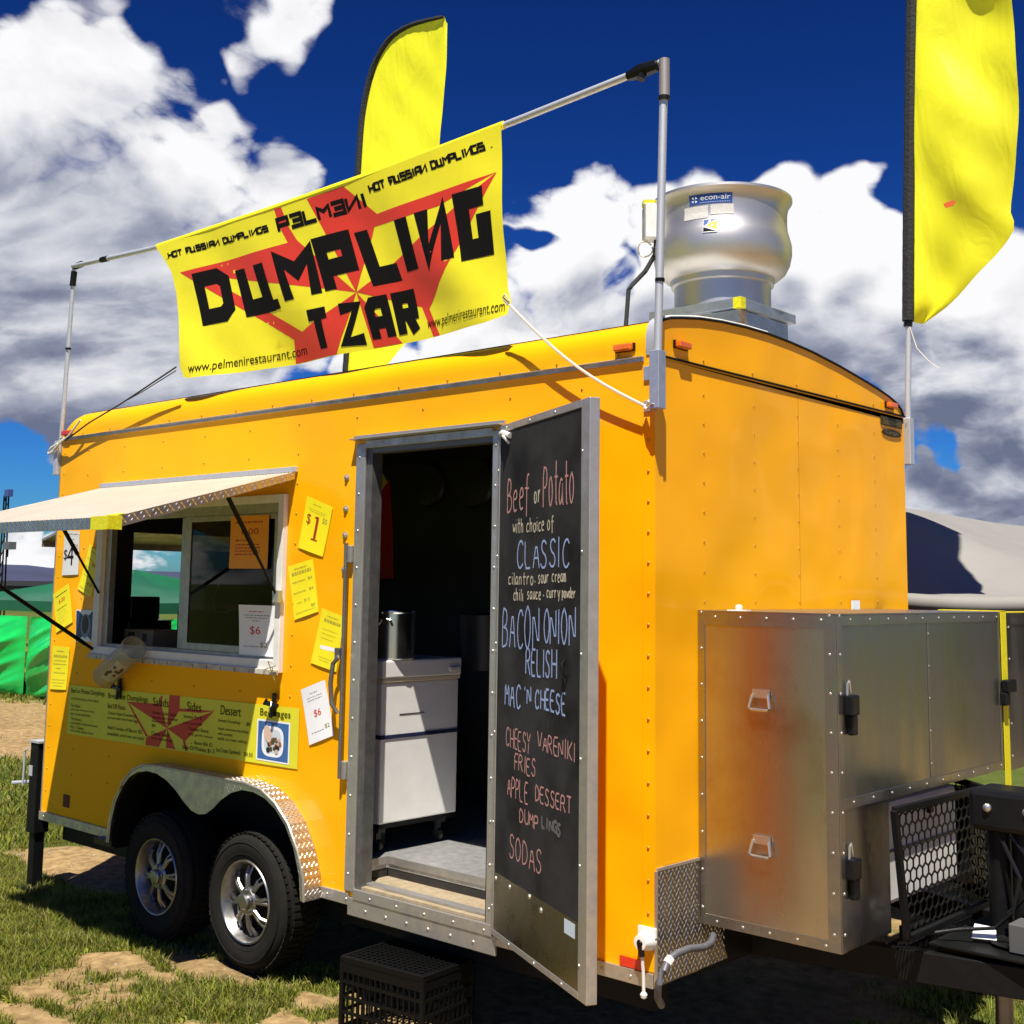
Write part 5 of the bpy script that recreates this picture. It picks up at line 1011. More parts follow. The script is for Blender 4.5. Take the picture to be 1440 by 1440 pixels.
MB().tube([(x, -.04, barz(x)) for x in np.linspace(.084, 4.523, 26)], .0145, 12).obj('crossbar', GALV, bf, smooth=True)
MB().tube([pL1, pL1 + Vector((.09, 0, .004))], .020, 10).obj('black_wrap', BLKP, bf); MB().tube([(.42, -.038, 3.740), (.50, -.038, 3.736)], .0175, 10).obj('black_wrap', BLKP, bf)
m_ = MB(); m_.tube([(4.36, -.05, 3.795), (4.42, -.05, 3.80), (4.50, -.05, 3.80)], [.020, .030, .024], 8); m_.tube([(4.44, -.05, 3.80), (4.435, -.07, 3.755)], .016, 6); m_.obj('black_wrap', BLKP, bf, smooth=True)

def by_(x, z):
    u = (x - 1.06) / 2.66; v = min(1, (z - 2.93) / .83)
    env = max(0, math.sin(math.pi * min(max(u, 0), 1))) * (1 - v) ** .8
    return -.066 + .045 * (1 - v) + .05 * env + .010 * math.sin(16 * u + 1.2 * v * 3) * (1 - v) * .8 + .006 * math.sin(31 * u + 9 * v) * (1 - v ** 2) + .010 * math.exp(-((u - 1) ** 2 * 9 + (v - .1) ** 2 * 5)) * min(1, ((1.02 - u) * 3.2) ** 2 + ((v - .08)) ** 2) * math.sin(11 * math.atan2(v - .08, (1.02 - u) * 3.2)) + .009 * math.exp(-(u ** 2 * 9 + v ** 2 * 5)) * min(1, (u * 3.2) ** 2 + v ** 2) * math.sin(10 * math.atan2(v + .02, u * 3.2 + .03)) + .05 * noise.noise(Vector((x * 1.6 + z * 1.4, 3.3, z * 1.2 - x * .7))) * (1 - v)
def drape(mb_pts, off, name, m, parent, smooth=True, th=0):
    import bmesh
    me = bpy.data.meshes.new(name); bm = bmesh.new()
    for poly in mb_pts:
        vs = [bm.verts.new((p[0], 0, p[1])) for p in poly[0]]
        for t in poly[1]: bm.faces.new([vs[i] for i in t])
    for k in range(1, 54):
        g = bm.verts[:] + bm.edges[:] + bm.faces[:]; bmesh.ops.bisect_plane(bm, geom=g, plane_co=(1.02 + k * .0515, 0, 0), plane_no=(1, 0, 0), dist=1e-6)
    for k in range(0, 17):
        g = bm.verts[:] + bm.edges[:] + bm.faces[:]; bmesh.ops.bisect_plane(bm, geom=g, plane_co=(0, 0, 2.91 + k * .0515), plane_no=(0, 0, 1), dist=1e-6)
    for v in bm.verts: v.co.y = by_(v.co.x, v.co.z) - off
    bmesh.ops.recalc_face_normals(bm, faces=bm.faces)
    bm.to_mesh(me); bm.free(); me.materials.append(m)
    if smooth: me.shade_smooth()
    o = bpy.data.objects.new(name, me); COL.objects.link(o)
    if parent: o.parent = parent; o.matrix_parent_inverse = Matrix.Translation(-wloc(parent))
    return o
def tp(poly): return (poly, tessellate_polygon([[Vector((p[0], p[1], 0)) for p in poly]]))
bn = thing('banner', 'yellow vinyl banner reading DUMPLING TZAR over a red star, hung from the pipe crossbar', 'banner', (2.4, -.06, 2.93))
outl = [(1.052, 3.706), (1.085, 3.675), (1.155, 3.60), (1.215, 3.53), (1.262, 3.40), (1.292, 3.25), (1.308, 3.10), (1.312, 2.99), (1.345, 2.93), (1.42, 2.921), (1.9, 2.915), (2.5, 2.915), (3.2, 2.918), (3.60, 2.928), (3.725, 2.945), (3.742, 3.0), (3.722, 3.06), (3.708, 3.3), (3.706, 3.5), (3.704, 3.764), (3.3, 3.747), (3.0, 3.734), (2.6, 3.724), (2.1, 3.716), (1.6, 3.711)]
drape([tp(outl)], 0, 'vinyl', BANY, bn)
star_p = [[(2.74, 3.194), (1.296, 3.517), (2.236, 3.518), (2.18, 3.60), (2.137, 3.705), (2.195, 3.705), (2.245, 3.60), (2.308, 3.519)],
          [(2.399, 3.705), (2.673, 3.712), (2.898, 3.537), (3.675, 3.561), (3.314, 3.487), (2.871, 3.482), (2.74, 3.194)],
          [(3.675, 3.561), (3.43, 3.274), (3.354, 3.192), (3.215, 3.05), (2.74, 3.194)],
          [(3.30, 3.14), (3.215, 3.05), (3.286, 2.921), (3.241, 2.921), (3.16, 3.07)], [(2.74, 3.194), (2.833, 2.921), (3.027, 2.921)],
          [(2.74, 3.194), (2.311, 3.058), (2.233, 3.036), (2.22, 2.918), (2.584, 2.918)], [(1.296, 3.517), (2.233, 3.036), (2.32, 3.061), (1.50, 3.47)]]
for i, p in enumerate(star_p): drape([tp(p)], .0005 + i * .00008, 'red_star_ray', BANR, bn)
def letter_polys(c, TL, TR, BL, BR, z0, z1, w, hw=None):
    W2 = ((TR - TL) + (BR - BL)) / 2; H2 = z1 - z0; out = []
    for st in parse(K[c]):
        pts = [(w / 2 + p[0] / 4 * (W2 - w) if c != 'I' else W2 / 2, w / 2 + p[1] / 6 * (H2 - w)) for p in st]
        for q in ribbon(pts, w):
            o_ = []
            for p in q:
                u, v = p[0] / W2, p[1] / H2
                o_.append(((BL + (BR - BL) * u) * (1 - v) + (TL + (TR - TL) * u) * v, z0 + v * H2))
            out.append((o_, [(0, 1, 2, 3)]))
    return out
for k_, (c, TL, TR, BL, BR) in enumerate((('D', 1.404, 1.700, 1.500, 1.795), ('U', 1.758, 2.050, 1.862, 2.165), ('M', 2.085, 2.425, 2.215, 2.504), ('P', 2.415, 2.690, 2.530, 2.800), ('L', 2.715, 2.965, 2.855, 3.077), ('I', 3.008, 3.095, 3.090, 3.176), ('N', 3.150, 3.375, 3.222, 3.424), ('G', 3.405, 3.632, 3.462, 3.650))):
    drape(letter_polys(c, TL, TR, BL, BR, 3.193 + .003 * k_, 3.492 + .004 * k_, .086), .0014 + .0002 * (k_ % 2), 'letter', BANK, bn)
for k_, (c, TL, TR, BL, BR) in enumerate((('T', 2.352, 2.535, 2.405, 2.590), ('Z', 2.580, 2.754, 2.632, 2.816), ('A', 2.775, 2.935, 2.838, 2.998), ('R', 2.958, 3.113, 3.015, 3.160))):
    drape(letter_polys(c, TL, TR, BL, BR, 2.940, 3.158, .058), .0018 + .0002 * (k_ % 2), 'letter', BANK, bn)
class PB:
    def __init__(s): s.p = []
    def add(s, vs, fs): s.p.append(([(v[0], v[2]) for v in vs], [fs[0]]))
def lettering(rows, font, w, nm, m, off):
    for (s_, x0, x1, z0, z1, sl, ww) in rows:
        ob = PB(); strokes(ob, s_, x0, x1, z0, z1, ww, font, lambda u, v, o: (u - .30 * (v - z0 - sl * (u - x0)), o, v), .30, 0, slope=sl, eps=0)
        for k in range(2): drape(ob.p[k::2], off + k * .0001, nm, m, bn)['kind'] = 'stuff'
lettering([('PeLMeNI', 2.165, 2.850, 3.578, 3.658, .0, .022)], K, .03, 'small_lettering', BANK, .0014)
lettering([('.HOT rUSSIAN DUMPLINGS', 1.16, 2.090, 3.610, 3.650, -.012, .0115), ('HOT rUSSIAN DUMPLINGS .', 2.86, 3.660, 3.638, 3.682, .042, .0115)], K, .01, 'small_lettering', BANK, .0014)
def font_drape(s_, x0, x1, z0, z1, m, off):
    v, f_ = font_geo(s_); drape([([(x0 + (x1 - x0) * a[0], z0 + (z1 - z0) * a[1]) for a in v], f_)], off, 'web_address_lettering', m, bn)['kind'] = 'stuff'
font_drape('www.pelmenirestaurant.com', 1.395, 2.335, 2.934, 2.998, BANK, .0022); font_drape('www.pelmenirestaurant.com', 3.20, 3.712, 2.948, 3.010, BANK, .0022)
m_ = MB(); m_.tube([(1.055 + i * .2037, -.045, barz(1.055 + i * .2037)) for i in range(14)], .018, 8); m_.obj('sleeve_hem', BANY, bn, smooth=True)
rp = thing('tie_rope', 'pale rope from the banner lower right corner down to the corner bracket', 'rope', (3.73, -.06, 3.0), 'ropes holding the banner down')
pts = [Vector((3.735, -.066, 3.005)).lerp(Vector((4.44, -.035, 2.495)), t) + Vector((0, 0, -.05 * math.sin(math.pi * t))) for t in np.linspace(0, 1, 12)]
MB().tube(pts, .006, 6).obj('strand', ROPE, rp, smooth=True); MB().tube([(4.42, -.03, 2.50), (4.45, -.05, 2.485), (4.49, -.07, 2.50), (4.46, -.05, 2.515), (4.42, -.02, 2.49)], .006, 6).obj('knot', ROPE, rp, smooth=True)
MB().tube([(3.73, -.066, 3.01), (3.75, -.075, 3.02), (3.77, -.07, 2.99), (3.755, -.066, 2.975), (3.735, -.066, 3.0)], .004, 6).obj('grommet_loop', ROPE, rp, smooth=True)
rq = thing('tie_rope', 'doubled black cord from the banner lower left corner to the rear post', 'rope', (1.3, -.06, 2.9), 'ropes holding the banner down')
MB().tube([(1.325, -.066, 2.985), (.95, -.060, 2.885), (.733, -.055, 2.83), (.40, -.050, 2.755), (.14, -.045, 2.675), (.0, -.03, 2.66)], .0048, 6).obj('strand', ROPEB, rq, smooth=True)
MB().tube([(1.325, -.066, 2.965), (1.0, -.062, 2.885), (.733, -.055, 2.832)], .003, 6).obj('strand', ROPEB, rq, smooth=True)
MB().tube([(.30, -.05, 2.78), (.18, -.05, 2.70), (.05, -.045, 2.655), (-.03, -.04, 2.62), (-.07, -.05, 2.60)], .006, 6).obj('white_cord', ROPE, rq, smooth=True)
MB().tube([(.02, -.04, 2.66), (-.04, -.045, 2.64), (-.08, -.05, 2.615), (-.06, -.045, 2.60), (0, -.035, 2.63), (.05, -.04, 2.67), (.11, -.045, 2.685)], .006, 6).obj('cord_bow', WHT, rq, smooth=True)

# ================================================================== feather flags
def feather(label, pole, edge, base, seed, amp=1.0):
    """pole, edge: lists of (x, z); cloth spans pole->edge at equal parameter"""
    y0 = 2.2; t_ = thing('feather_flag', label, 'flag', (base[0], y0, base[1]), 'yellow feather flags behind the trailer')
    MB().tube([(x, y0, z) for x, z in base[2]], .016, 10).obj('lower_pole', GALV, t_, smooth=True)
    if len(base) > 3: MB().box(*base[3]).obj('pole_bracket', GALV, t_, bevel=.003)
    n_ = 60; m2 = 22
    def samp(P_, t):
        P_ = [Vector(p) for p in P_]; ls = [0]
        for a, b in zip(P_[:-1], P_[1:]): ls.append(ls[-1] + (b - a).length)
        d = t * ls[-1]
        for i in range(len(P_) - 1):
            if d <= ls[i + 1] + 1e-9:
                k = (d - ls[i]) / max(1e-6, ls[i + 1] - ls[i]); p0 = P_[max(i - 1, 0)]; p1 = P_[i]; p2 = P_[i + 1]; p3 = P_[min(i + 2, len(P_) - 1)]
                return .5 * ((2 * p1) + (p2 - p0) * k + (2 * p0 - 5 * p1 + 4 * p2 - p3) * k * k + (3 * p1 - p0 - 3 * p2 + p3) * k ** 3)
        return P_[-1]
    vs = []
    for i in range(n_ + 1):
        a = samp(pole, i / n_); b = samp(edge, i / n_)
        for j in range(m2 + 1):
            s_ = j / m2; p = a.lerp(b, s_); w = (b - a).length
            q_ = s_ * (1.25 - s_) * amp; yy = y0 + .10 * s_ * amp * math.sin(p.y * 1.3 + seed) + q_ * .06 * math.sin(p.y * 4.3 + s_ * 5 + seed) + .016 * q_ * math.sin(p.y * 15 + p.x * 17 + seed) + .14 * q_ * noise.noise(Vector((p.x * 3 - p.y, seed, p.y * 1.8)))
            vs.append((p.x, yy, p.y))
    mb = MB(); mb.add(vs, [(i * (m2 + 1) + j, (i + 1) * (m2 + 1) + j, (i + 1) * (m2 + 1) + j + 1, i * (m2 + 1) + j + 1) for i in range(n_) for j in range(m2)]); mb.obj('flag_cloth', FLAGY, t_, smooth=True)
    P_ = [samp(pole, i / 80) for i in range(81)]; mb = MB(); mb.tube([(p.x - .004, y0 + .002 * (i % 2), p.y) for i, p in enumerate(P_)], [.030 if i < 60 else .030 - .018 * (i - 60) / 20 for i in range(81)], 8)
    mb.obj('pole_sleeve', mat('black_webbing', (.012, .012, .012), .8, bump=.6, bscale=60), t_, smooth=True)
    return t_
f1 = feather('yellow feather flag with curved black sleeve rising behind the banner', [(.035, 3.22), (.065, 3.7), (.095, 4.2), (.11, 4.7), (.125, 5.0), (.15, 5.35), (.215, 5.62), (.31, 5.80), (.45, 5.91), (.62, 5.945), (.80, 5.935), (1.01, 5.905)],
        [(.10, 3.215), (.46, 3.36), (.64, 3.50), (.76, 3.60), (.83, 3.9), (.87, 4.3), (.92, 4.7), (.96, 5.1), (.995, 5.4), (1.012, 5.6), (1.016, 5.75), (1.018, 5.86)], (-.02, 2.48, [(-.02, 2.3), (.0, 2.7), (.04, 3.26)]), 1.3, .45)
f2_ = feather('tall yellow feather flag at the right, reaching out of the top of the picture', [(4.452, 3.20), (4.468, 3.7), (4.488, 4.2), (4.508, 4.7), (4.525, 5.0), (4.55, 5.35), (4.60, 5.62), (4.69, 5.80), (4.80, 5.90), (4.92, 5.94), (5.0, 5.93), (5.08, 5.905)],
        [(4.49, 3.195), (4.62, 3.26), (4.76, 3.38), (4.965, 3.585), (4.962, 3.70), (5.01, 3.95), (5.045, 4.2), (5.05, 4.5), (5.045, 4.8), (5.06, 5.2), (5.075, 5.5), (5.085, 5.85)], (4.43, 2.48, [(4.429, 2.47), (4.437, 2.8), (4.454, 3.26)], (4.407, 4.455, 2.175, 2.225, 2.465, 2.70)), 4.1)
MB().tube([(4.46, 2.19, 3.17), (4.50, 2.18, 3.05), (4.56, 2.17, 2.98), (4.62, 2.16, 2.93)], .0022, 5).obj('loose_thread', ROPE, f2_, smooth=True)
MB().tube([(4.446, 2.2, 3.17), (4.450, 2.2, 3.215)], .022, 8).obj('sleeve_end', BLKP, f2_)
b = MB(); b.plate([(4.70, 3.735), (4.745, 3.745), (4.765, 3.735), (4.75, 3.715), (4.71, 3.712)], lambda u, v: (u, 2.08, v), .002, nrm=(0, -1, 0)); b.obj('orange_patch', mat('orange_patch', (.7, .12, .02), .6), f2_)

# ================================================================== milk crates
def crate(c, ang, label):
    t_ = thing('milk_crate', label, 'crate', (c[0], c[1], 0), 'black milk crates used as steps'); ca, sa = math.cos(ang), math.sin(ang); U = Vector((ca, sa, 0)); V = Vector((-sa, ca, 0)); hx, hy, H = .226, .163, .30; O = Vector((c[0], c[1], 0))
    def P_(a, b_, z): return O + U * a + V * b_ + Vector((0, 0, z))
    m_ = MB()
    for z in (H - .008, ):
        for s_ in (-1, 1): m_.obox(P_(0, s_ * (hy - .006), z), U * hx, V * .008, Vector((0, 0, .010))); m_.obox(P_(s_ * (hx - .006), 0, z), U * .008, V * (hy - .014), Vector((0, 0, .010)))
    for i in range(15): m_.obox(P_(-hx + .028 + i * (2 * hx - .056) / 14, 0, H - .006), U * .0035, V * (hy - .012), Vector((0, 0, .006)))
    for j in range(11): m_.obox(P_(0, -hy + .028 + j * (2 * hy - .056) / 10, H - .0062), U * (hx - .012), V * .0035, Vector((0, 0, .0055)))
    m_.obj('top_grid', BLKC, t_)
    m_ = MB()
    for z, hh in ((.015, .015), (.085, .006), (.145, .006), (.205, .006), (.262, .020)):
        for s_ in (-1, 1): m_.obox(P_(0, s_ * (hy - .004), z), U * (hx - .002), V * .004, Vector((0, 0, hh))); m_.obox(P_(s_ * (hx - .004), 0, z), U * .004, V * (hy - .010), Vector((0, 0, hh)))
    for s_ in (-1, 1):
        for i in range(15): m_.obox(P_(-hx + .012 + i * (2 * hx - .024) / 14, s_ * (hy - .0045), .14), U * .0035, V * .0032, Vector((0, 0, .13)))
        for j in range(11): m_.obox(P_(s_ * (hx - .0045), -hy + .012 + j * (2 * hy - .024) / 10, .14), U * .0032, V * .0035, Vector((0, 0, .13)))
    m_.obj('side_walls', BLKC, t_)
    for a in (-1, 1):
        for b_ in (-1, 1): MB().obox(P_(a * (hx - .008), b_ * (hy - .008), .146), U * .010, V * .010, Vector((0, 0, .146))).obj('corner_post', BLKC, t_, bevel=.003)
crate((3.24, -.055), .095, 'black plastic milk crate used as a step below the open doorway')
crate((4.85, 2.35), .4, 'black plastic milk crate in the shadow behind the tongue jack')
# ================================================================== ground, grass
DIRT = [(1.50, -.38, .20, .085), (2.02, -.14, .24, .09), (1.92, -.36, .12, .04), (-.62, .68, .55, .30), (-.1, .45, .32, .16), (-8.0, 3.9, 3.2, 1.25), (-9.5, 4.9, 3.0, .8), (2.66, -.06, .10, .07), (1.98, -1.02, .24, .06), (2.42, -.80, .11, .035), (2.78, -.33, .08, .07), (2.2, .8, 2.4, .42), (3.9, .3, .9, .35), (4.9, .5, .8, .4), (1.7, -.85, .14, .06), (6.5, -2.5, 3.2, 2.4), (7, .5, 1.5, 1.2), (15, 0, 9, 10)]
GRASS = [(.7, -.35, .55, .25), (-.1, -.15, .5, .25), (2.35, -.38, .35, .14), (2.75, -.1, .12, .12), (2.45, -.12, .15, .08), (4.9, 1.9, .3, .25), (-2.2, 1.2, 1.3, .5), (-4.6, 2.1, 1.0, .55)]
def mask(x, y):
    """1 = grass, 0 = bare dirt"""
    v = .80 + .50 * noise.noise(Vector((x * .9, y * .9, 3.1))) + .45 * noise.noise(Vector((x * 2.9, y * 2.9, 7.7))) + .36 * noise.noise(Vector((x * 9, y * 9, 1.2))) + .22 * noise.noise(Vector((x * 24, y * 24, 5.2)))
    for cx_, cy_, rx, ry in DIRT:
        d = ((x - cx_) / rx) ** 2 + ((y - cy_) / ry) ** 2
        if d < 2.6: v -= 1.15 * (1 - d / 2.6)
    for cx_, cy_, rx, ry in GRASS:
        d = ((x - cx_) / rx) ** 2 + ((y - cy_) / ry) ** 2
        if d < 2.2: v += .8 * (1 - d / 2.2)
    return max(0.0, min(1.0, v))
def gh(x, y):
    h = .022 * noise.noise(Vector((x * 1.3, y * 1.3, .5))) + .010 * noise.noise(Vector((x * 6, y * 6, .9))) + .004 * noise.noise(Vector((x * 22, y * 22, 2.9)))
    for cx_, cy_, rx, ry, hh in ((2.02, -.15, .30, .12, .035), (1.5, -.35, .3, .15, .02), (2.2, -.20, .14, .08, .02)):
        d = ((x - cx_) / rx) ** 2 + ((y - cy_) / ry) ** 2; h += hh * math.exp(-d)
    far = math.hypot(x - 2, y)
    return h * (1 if far < 30 else 0) - .012
def axis(lo, hi, step, far, g=1.16):
    a = list(np.arange(lo, hi + 1e-6, step)); s_ = step; v = hi
    up = []
    while v < far: s_ *= g; v += s_; up.append(v)
    s_ = step; v = lo; dn_ = []
    while v > -far: s_ *= g; v -= s_; dn_.append(v)
    return np.array(dn_[::-1] + a + up)
gx = axis(-3.0, 6.2, .04, 6000); gy = axis(-1.6, 3.2, .04, 6000)
vs = []; mk = []
for x in gx:
    for y in gy:
        x_, y_ = float(x), float(y); vs.append((x_, y_, gh(x_, y_))); mk.append(mask(x_, y_))
ny_ = len(gy); idx = np.arange(len(gx) * ny_).reshape(len(gx), ny_)
fs = np.stack([idx[:-1, :-1], idx[1:, :-1], idx[1:, 1:], idx[:-1, 1:]], -1).reshape(-1, 4)
me = bpy.data.meshes.new('ground'); me.from_pydata(vs, [], fs.tolist()); at_ = me.attributes.new('grass_amount', 'FLOAT', 'POINT'); at_.data.foreach_set('value', np.array(mk, dtype=np.float32)); me.shade_smooth()
ground = bpy.data.objects.new('ground', me); COL.objects.link(ground); ground['kind'] = 'structure'
def ground_mat():
    m = bpy.data.materials.new('dry_grass_and_dirt'); m.use_nodes = True; t = m.node_tree; L_ = t.links.new; b = t.nodes['Principled BSDF']; b.inputs['Roughness'].default_value = .95; b.inputs['Specular IOR Level'].default_value = .1
    geo = t.nodes.new('ShaderNodeNewGeometry'); a = nn(t, 'ShaderNodeAttribute', attribute_name='grass_amount')
    n1 = nn(t, 'ShaderNodeTexNoise', inp={'Scale': 14.0, 'Detail': 8.0, 'Roughness': .65}); L_(geo.outputs['Position'], n1.inputs['Vector'])
    n2 = nn(t, 'ShaderNodeTexNoise', inp={'Scale': 1.1, 'Detail': 5.0}); L_(geo.outputs['Position'], n2.inputs['Vector'])
    n3 = nn(t, 'ShaderNodeTexNoise', inp={'Scale': 90.0, 'Detail': 5.0, 'Roughness': .7}); L_(geo.outputs['Position'], n3.inputs['Vector'])
    dr = t.nodes.new('ShaderNodeValToRGB'); L_(n1.outputs[0], dr.inputs[0]); dr.color_ramp.elements[0].position = .3; dr.color_ramp.elements[0].color = (.15, .095, .04, 1); dr.color_ramp.elements[1].position = .68; dr.color_ramp.elements[1].color = (.40, .275, .13, 1)
    gr = t.nodes.new('ShaderNodeValToRGB'); L_(n3.outputs[0], gr.inputs[0]); gr.color_ramp.elements[0].position = .3; gr.color_ramp.elements[0].color = (.03, .045, .008, 1); gr.color_ramp.elements[1].position = .75; gr.color_ramp.elements[1].color = (.13, .16, .03, 1)
    k = nn(t, 'ShaderNodeMath', operation='SUBTRACT'); L_(n1.outputs[0], k.inputs[0]); k.inputs[1].default_value = .5
    k3 = nn(t, 'ShaderNodeMath', operation='MULTIPLY_ADD'); L_(n3.outputs[0], k3.inputs[0]); k3.inputs[1].default_value = .9; L_(a.outputs['Fac'], k3.inputs[2]); k4 = nn(t, 'ShaderNodeMath', operation='SUBTRACT'); L_(k3.outputs[0], k4.inputs[0]); k4.inputs[1].default_value = .45
    k2 = nn(t, 'ShaderNodeMath', operation='MULTIPLY_ADD'); L_(k.outputs[0], k2.inputs[0]); k2.inputs[1].default_value = 1.2; L_(k4.outputs[0], k2.inputs[2])
    r = nn(t, 'ShaderNodeMapRange', interpolation_type='SMOOTHSTEP', inp={'From Min': .22, 'From Max': .66}); L_(k2.outputs[0], r.inputs[0])
    mx = nn(t, 'ShaderNodeMix', data_type='RGBA'); L_(r.outputs[0], mx.inputs[0]); L_(dr.outputs[0], mx.inputs[6]); L_(gr.outputs[0], mx.inputs[7])
    mv = nn(t, 'ShaderNodeMix', data_type='RGBA', blend_type='MULTIPLY', inp={0: .5}); L_(mx.outputs[2], mv.inputs[6]); cv = nn(t, 'ShaderNodeMapRange', inp={'From Min': .3, 'From Max': .7, 'To Min': .6, 'To Max': 1.15}); L_(n2.outputs[0], cv.inputs[0]); L_(cv.outputs[0], mv.inputs[7])
    L_(mv.outputs[2], b.inputs['Base Color'])
    bp = nn(t, 'ShaderNodeBump', inp={'Strength': .9, 'Distance': .02}); L_(n1.outputs[0], bp.inputs['Height']); bp2 = nn(t, 'ShaderNodeBump', inp={'Strength': .6, 'Distance': .006}); L_(n3.outputs[0], bp2.inputs['Height']); L_(bp.outputs[0], bp2.inputs['Normal']); L_(bp2.outputs[0], b.inputs['Normal'])
    return m
me.materials.append(ground_mat())

def inframe(x, y, pad=60):
    d = Vector((x - 7.1419, y + 3.7493, .03 - 1.8216)); w = d.dot(CF)
    if w < .2: return False
    px = 718.2 + 1747.4 * d.dot(CR) / w; py = 613.9 - 1747.4 * d.dot(CU) / w
    return -pad < px < 1440 + pad and py < 1440 + pad
rng = np.random.default_rng(5)
GV = []; GF = []; GM = []
def blades(n_, x0, x1, y0, y1, h0, h1, w, thr=.40, clump=0.0):
    xs_ = rng.uniform(x0, x1, n_); ys_ = rng.uniform(y0, y1, n_)
    for x, y in zip(xs_.tolist(), ys_.tolist()):
        if not inframe(x, y): continue
        m_ = mask(x, y)
        if m_ < thr - .25: continue
        pr_ = min(1, max(.05, (m_ - thr) / .40 + .30)); cl_ = noise.noise(Vector((x * 16, y * 16, 21)))
        if random.random() > pr_ * (1.25 + 1.6 * cl_): continue
        tuft = max(0, .5 + .9 * noise.noise(Vector((x * 7, y * 7, 11))))
        h = (h0 + (h1 - h0) * random.random() ** 1.6) * (.55 + .8 * tuft) * (.6 + .5 * m_)
        a = random.uniform(0, 6.283); ln_ = random.uniform(.15, 1.0) * h; ca, sa = math.cos(a), math.sin(a); b_ = random.uniform(0, 6.283); wx, wy = math.cos(b_) * w / 2, math.sin(b_) * w / 2; z = gh(x, y) - .003
        o = len(GV)
        GV.extend([(x - wx, y - wy, z), (x + wx, y + wy, z), (x + ca * ln_ * .35 + wx * .7, y + sa * ln_ * .35 + wy * .7, z + h * .6), (x + ca * ln_ * .35 - wx * .7, y + sa * ln_ * .35 - wy * .7, z + h * .6), (x + ca * ln_, y + sa * ln_, z + h * .95)])
        GF.append((o, o + 1, o + 2, o + 3)); GF.append((o + 3, o + 2, o + 4)); k = random.random(); k = 0 if k < .36 else (1 if k < .84 else 2); GM.extend([k, k])
blades(230000, -1.6, 3.2, -1.3, .35, .014, .068, .0052)
blades(60000, -3.2, 2.9, .3, 2.6, .012, .05, .005)
blades(70000, -13, -1.2, -.6, 6.5, .03, .085, .014)
blades(22000, 4.3, 6.2, 1.2, 3.4, .02, .075, .005)
blades(12000, 3.0, 5.6, -.4, 1.3, .015, .05, .005, thr=.5)
blades(60000, -32, -10, 2, 22, .05, .14, .04)
for _ in range(90):
    x0, y0 = random.uniform(-1.2, 3.0), random.uniform(-1.1, .25)
    if not inframe(x0, y0) or not (.15 < mask(x0, y0) < .75): continue
    for q_ in range(random.randint(10, 26)):
        a = random.uniform(0, 6.283); l_ = random.uniform(.012, .034); x, y = x0 + random.gauss(0, .022), y0 + random.gauss(0, .022); z = gh(x, y); ca, sa = math.cos(a), math.sin(a); w_ = l_ * .28; up_ = random.uniform(.2, .9) * l_; o = len(GV)
        GV.extend([(x, y, z), (x + ca * l_ * .5 - sa * w_, y + sa * l_ * .5 + ca * w_, z + up_ * .8), (x + ca * l_, y + sa * l_, z + up_), (x + ca * l_ * .5 + sa * w_, y + sa * l_ * .5 - ca * w_, z + up_ * .8)])
        GF.append((o, o + 1, o + 2, o + 3)); GM.append(random.choice((0, 1, 1)))
me = bpy.data.meshes.new('grass'); me.from_pydata(GV, [], GF)
def gm(nm, c):
    m = mat(nm, c, .6, var=.45, vscale=5, spec=.3); t = m.node_tree; b = t.nodes['Principled BSDF']
    tl = t.nodes.new('ShaderNodeBsdfTranslucent'); tl.inputs[0].default_value = (c[0] * 1.5, c[1] * 1.5, c[2], 1); mx = t.nodes.new('ShaderNodeMixShader'); mx.inputs[0].default_value = .3
    t.links.new(b.outputs[0], mx.inputs[1]); t.links.new(tl.outputs[0], mx.inputs[2]); t.links.new(mx.outputs[0], t.nodes['Material Output'].inputs[0]); return m
for m_ in (gm('grass_green', (.075, .105, .012)), gm('grass_light', (.30, .32, .04)), gm('grass_dry', (.34, .27, .10))): me.materials.append(m_)
me.polygons.foreach_set('material_index', GM); gro = bpy.data.objects.new('grass', me); COL.objects.link(gro); gro['kind'] = 'stuff'; gro['label'] = 'patchy short green grass around the trailer'; gro['category'] = 'grass'
# pebbles and clods on the bare patches
mb = MB()
for i in range(700):
    if i < 450: x, y = random.uniform(-1.2, 3.0), random.uniform(-1.1, 1.2)
    else: x, y = random.uniform(-10, -1), random.uniform(0, 5)
    if mask(x, y) > .42: continue
    r = random.uniform(.003, .011) * (1 if i < 450 else 2.4); z = gh(x, y); ps = []
    for k in range(6): a = k * 1.047 + random.uniform(-.3, .3); ps.append((x + r * math.cos(a) * random.uniform(.7, 1.2), y + r * math.sin(a) * random.uniform(.7, 1.2), z - .001))
    for k in range(6): a = k * 1.047; ps.append((x + .6 * r * math.cos(a), y + .6 * r * math.sin(a), z + r * random.uniform(.4, .7)))
    mb.add(ps, [(k, (k + 1) % 6, 6 + (k + 1) % 6, 6 + k) for k in range(6)] + [tuple(range(6, 12))])
o = mb.obj('pebbles', mat('pebble', (.42, .33, .22), .9, var=.5, vscale=50), kind='stuff'); o['label'] = 'small pebbles and clods scattered over the bare dirt'; o['category'] = 'pebbles'

